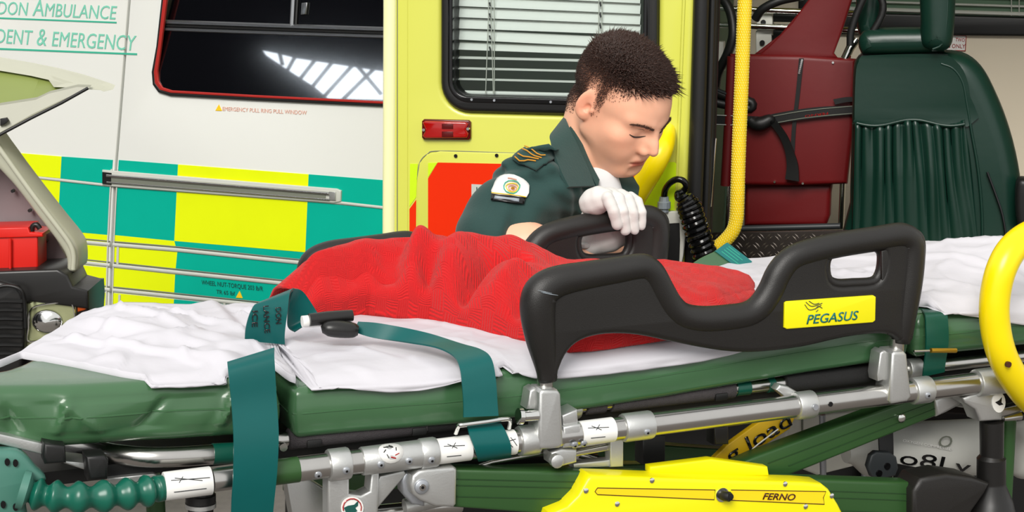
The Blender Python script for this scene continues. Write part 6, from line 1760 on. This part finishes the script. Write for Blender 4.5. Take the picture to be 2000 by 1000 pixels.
# --- white glove gripping the rail
def FY(px, py, d): return V3(SP(px, py, .5 + d))
G_ = Field(axis_pts([(.08, .34, .0016)]), axis_pts([(2.98, 3.25, .0016)]), axis_pts([(.86, 1.07, .0016)]))
fingers = [([(1172, 383, .0), (1187, 388, -.030), (1198, 412, -.043), (1206, 439, -.042)], [.0135, .0118, .0108, .0100]),
           ([(1193, 379, .002), (1208, 386, -.028), (1217, 414, -.043), (1222, 450, -.041)], [.0118, .0108, .0101, .0094]),
           ([(1213, 380, .002), (1227, 389, -.028), (1236, 415, -.043), (1239, 449, -.041)], [.0112, .0103, .0096, .0089]),
           ([(1232, 385, .004), (1245, 394, -.024), (1253, 415, -.039), (1253, 441, -.038)], [.0100, .0093, .0088, .0082])]
G_.chain([FY(1150, 472, .055), FY(1170, 430, .06), FY(1190, 395, .04)], [.024, .030, .028], k=.02)
G_.cap(FY(1180, 420, .055), FY(1225, 400, .045), .026, .022, k=.02)
G_.cap(FY(1190, 392, .03), FY(1222, 392, .03), .020, .017, k=.01)
G_.chain([FY(1148, 478, .05), FY(1190, 466, .045), FY(1240, 450, .04)], [.0225, .0225, .018], k=.012)
G_.chain([FY(1158, 402, .03), FY(1158, 396, .008), FY(1172, 389, -.006), FY(1184, 388, -.016)], [.022, .0200, .0180, .0145], k=.02)
for pts, rs in fingers: G_.chain([FY(*p) for p in pts], rs, k=.0010)
X, Y, Z = G_.xs[:, None, None], G_.ys[None, :, None], G_.zs[None, None, :]
G_.F += (.0003 * np.sin(220 * X + 150 * Z + 3 * np.sin(60 * Y)) + .0003 * np.sin(300 * Z - 120 * X)).astype(np.float32)
Vg, Qg = G_.mesh(); Vg = relax(Vg, Qg, 1, .15)
gl_ = np_obj('glove', Vg, Qg, M['glove'], man); OFF[gl_.name] = OFF[man.name]
tube('glove_cuff', [FY(1143 + 10 * math.cos(t), 484 + 9 * math.sin(t) * .5, .05 + .02 * math.sin(t)) for t in np.linspace(0, 2 * math.pi, 12)[:-1]], .006, M['glove'], gl_, n=8, closed=True)
for x0, y0, x1, y1 in ((1184, 372, 1190, 384), (1202, 371, 1209, 384), (1220, 373, 1227, 386)):
    tube('glove_seam', [Vector(FY(x0, y0, -.004)), Vector(FY((x0 + x1) / 2, (y0 + y1) / 2 - 1, -.018)), Vector(FY(x1, y1, -.030))], .0018, M['glove'], gl_, n=6, sm=3)
# --- trousers and boots
T2 = Field(axis_pts([(-.40, .36, .011)]), axis_pts([(3.05, 3.98, .011)]), axis_pts([(.0, .80, .011)]))
FXn, RXn = V3(FX), V3(HR)
for sgn, ko in ((1, .0), (-1, .02)):
    hip = PV + V3((HR.x, HR.y, 0)) * .09 * sgn; hip[2] = .66
    knee = hip + FXn * (.18 + ko); knee[2] = .40
    foot_ = hip - FXn * .02; foot_[2] = .10
    if sgn == 1: knee[1] += .06; hip[1] += .04
    T2.cap(hip, knee, .095, .072, k=.03); T2.cap(knee, foot_, .068, .056, k=.02)
    bt0 = foot_.copy(); bt0[2] = .055
    B_ = Field(axis_pts([(bt0[0] - .15, bt0[0] + .28, .008)]), axis_pts([(bt0[1] - .28, bt0[1] + .15, .008)]), axis_pts([(-.01, .22, .008)]))
    B_.cap(bt0 - FXn * .03, bt0 + FXn * .15, .045, .042, k=.02); B_.cap(bt0 + V3((0, 0, .03)), bt0 + V3((0, 0, .11)), .05, .055, k=.03)
    B_.apply((bt0[0] - .3, bt0[1] - .3, -.2), (bt0[0] + .3, bt0[1] + .3, .006), lambda X, Y, Z: (Z - .004) + 0 * X + 0 * Y, .004, 'sub')
    vb_, qb_ = B_.mesh(); np_obj('boot', vb_, qb_, M['boot'], man)
T2.ell(PV, (.17, .15, .12), k=.04)
vt_, qt_ = T2.mesh(); np_obj('trousers', relax(vt_, qt_, 1), qt_, M['trous'], man)
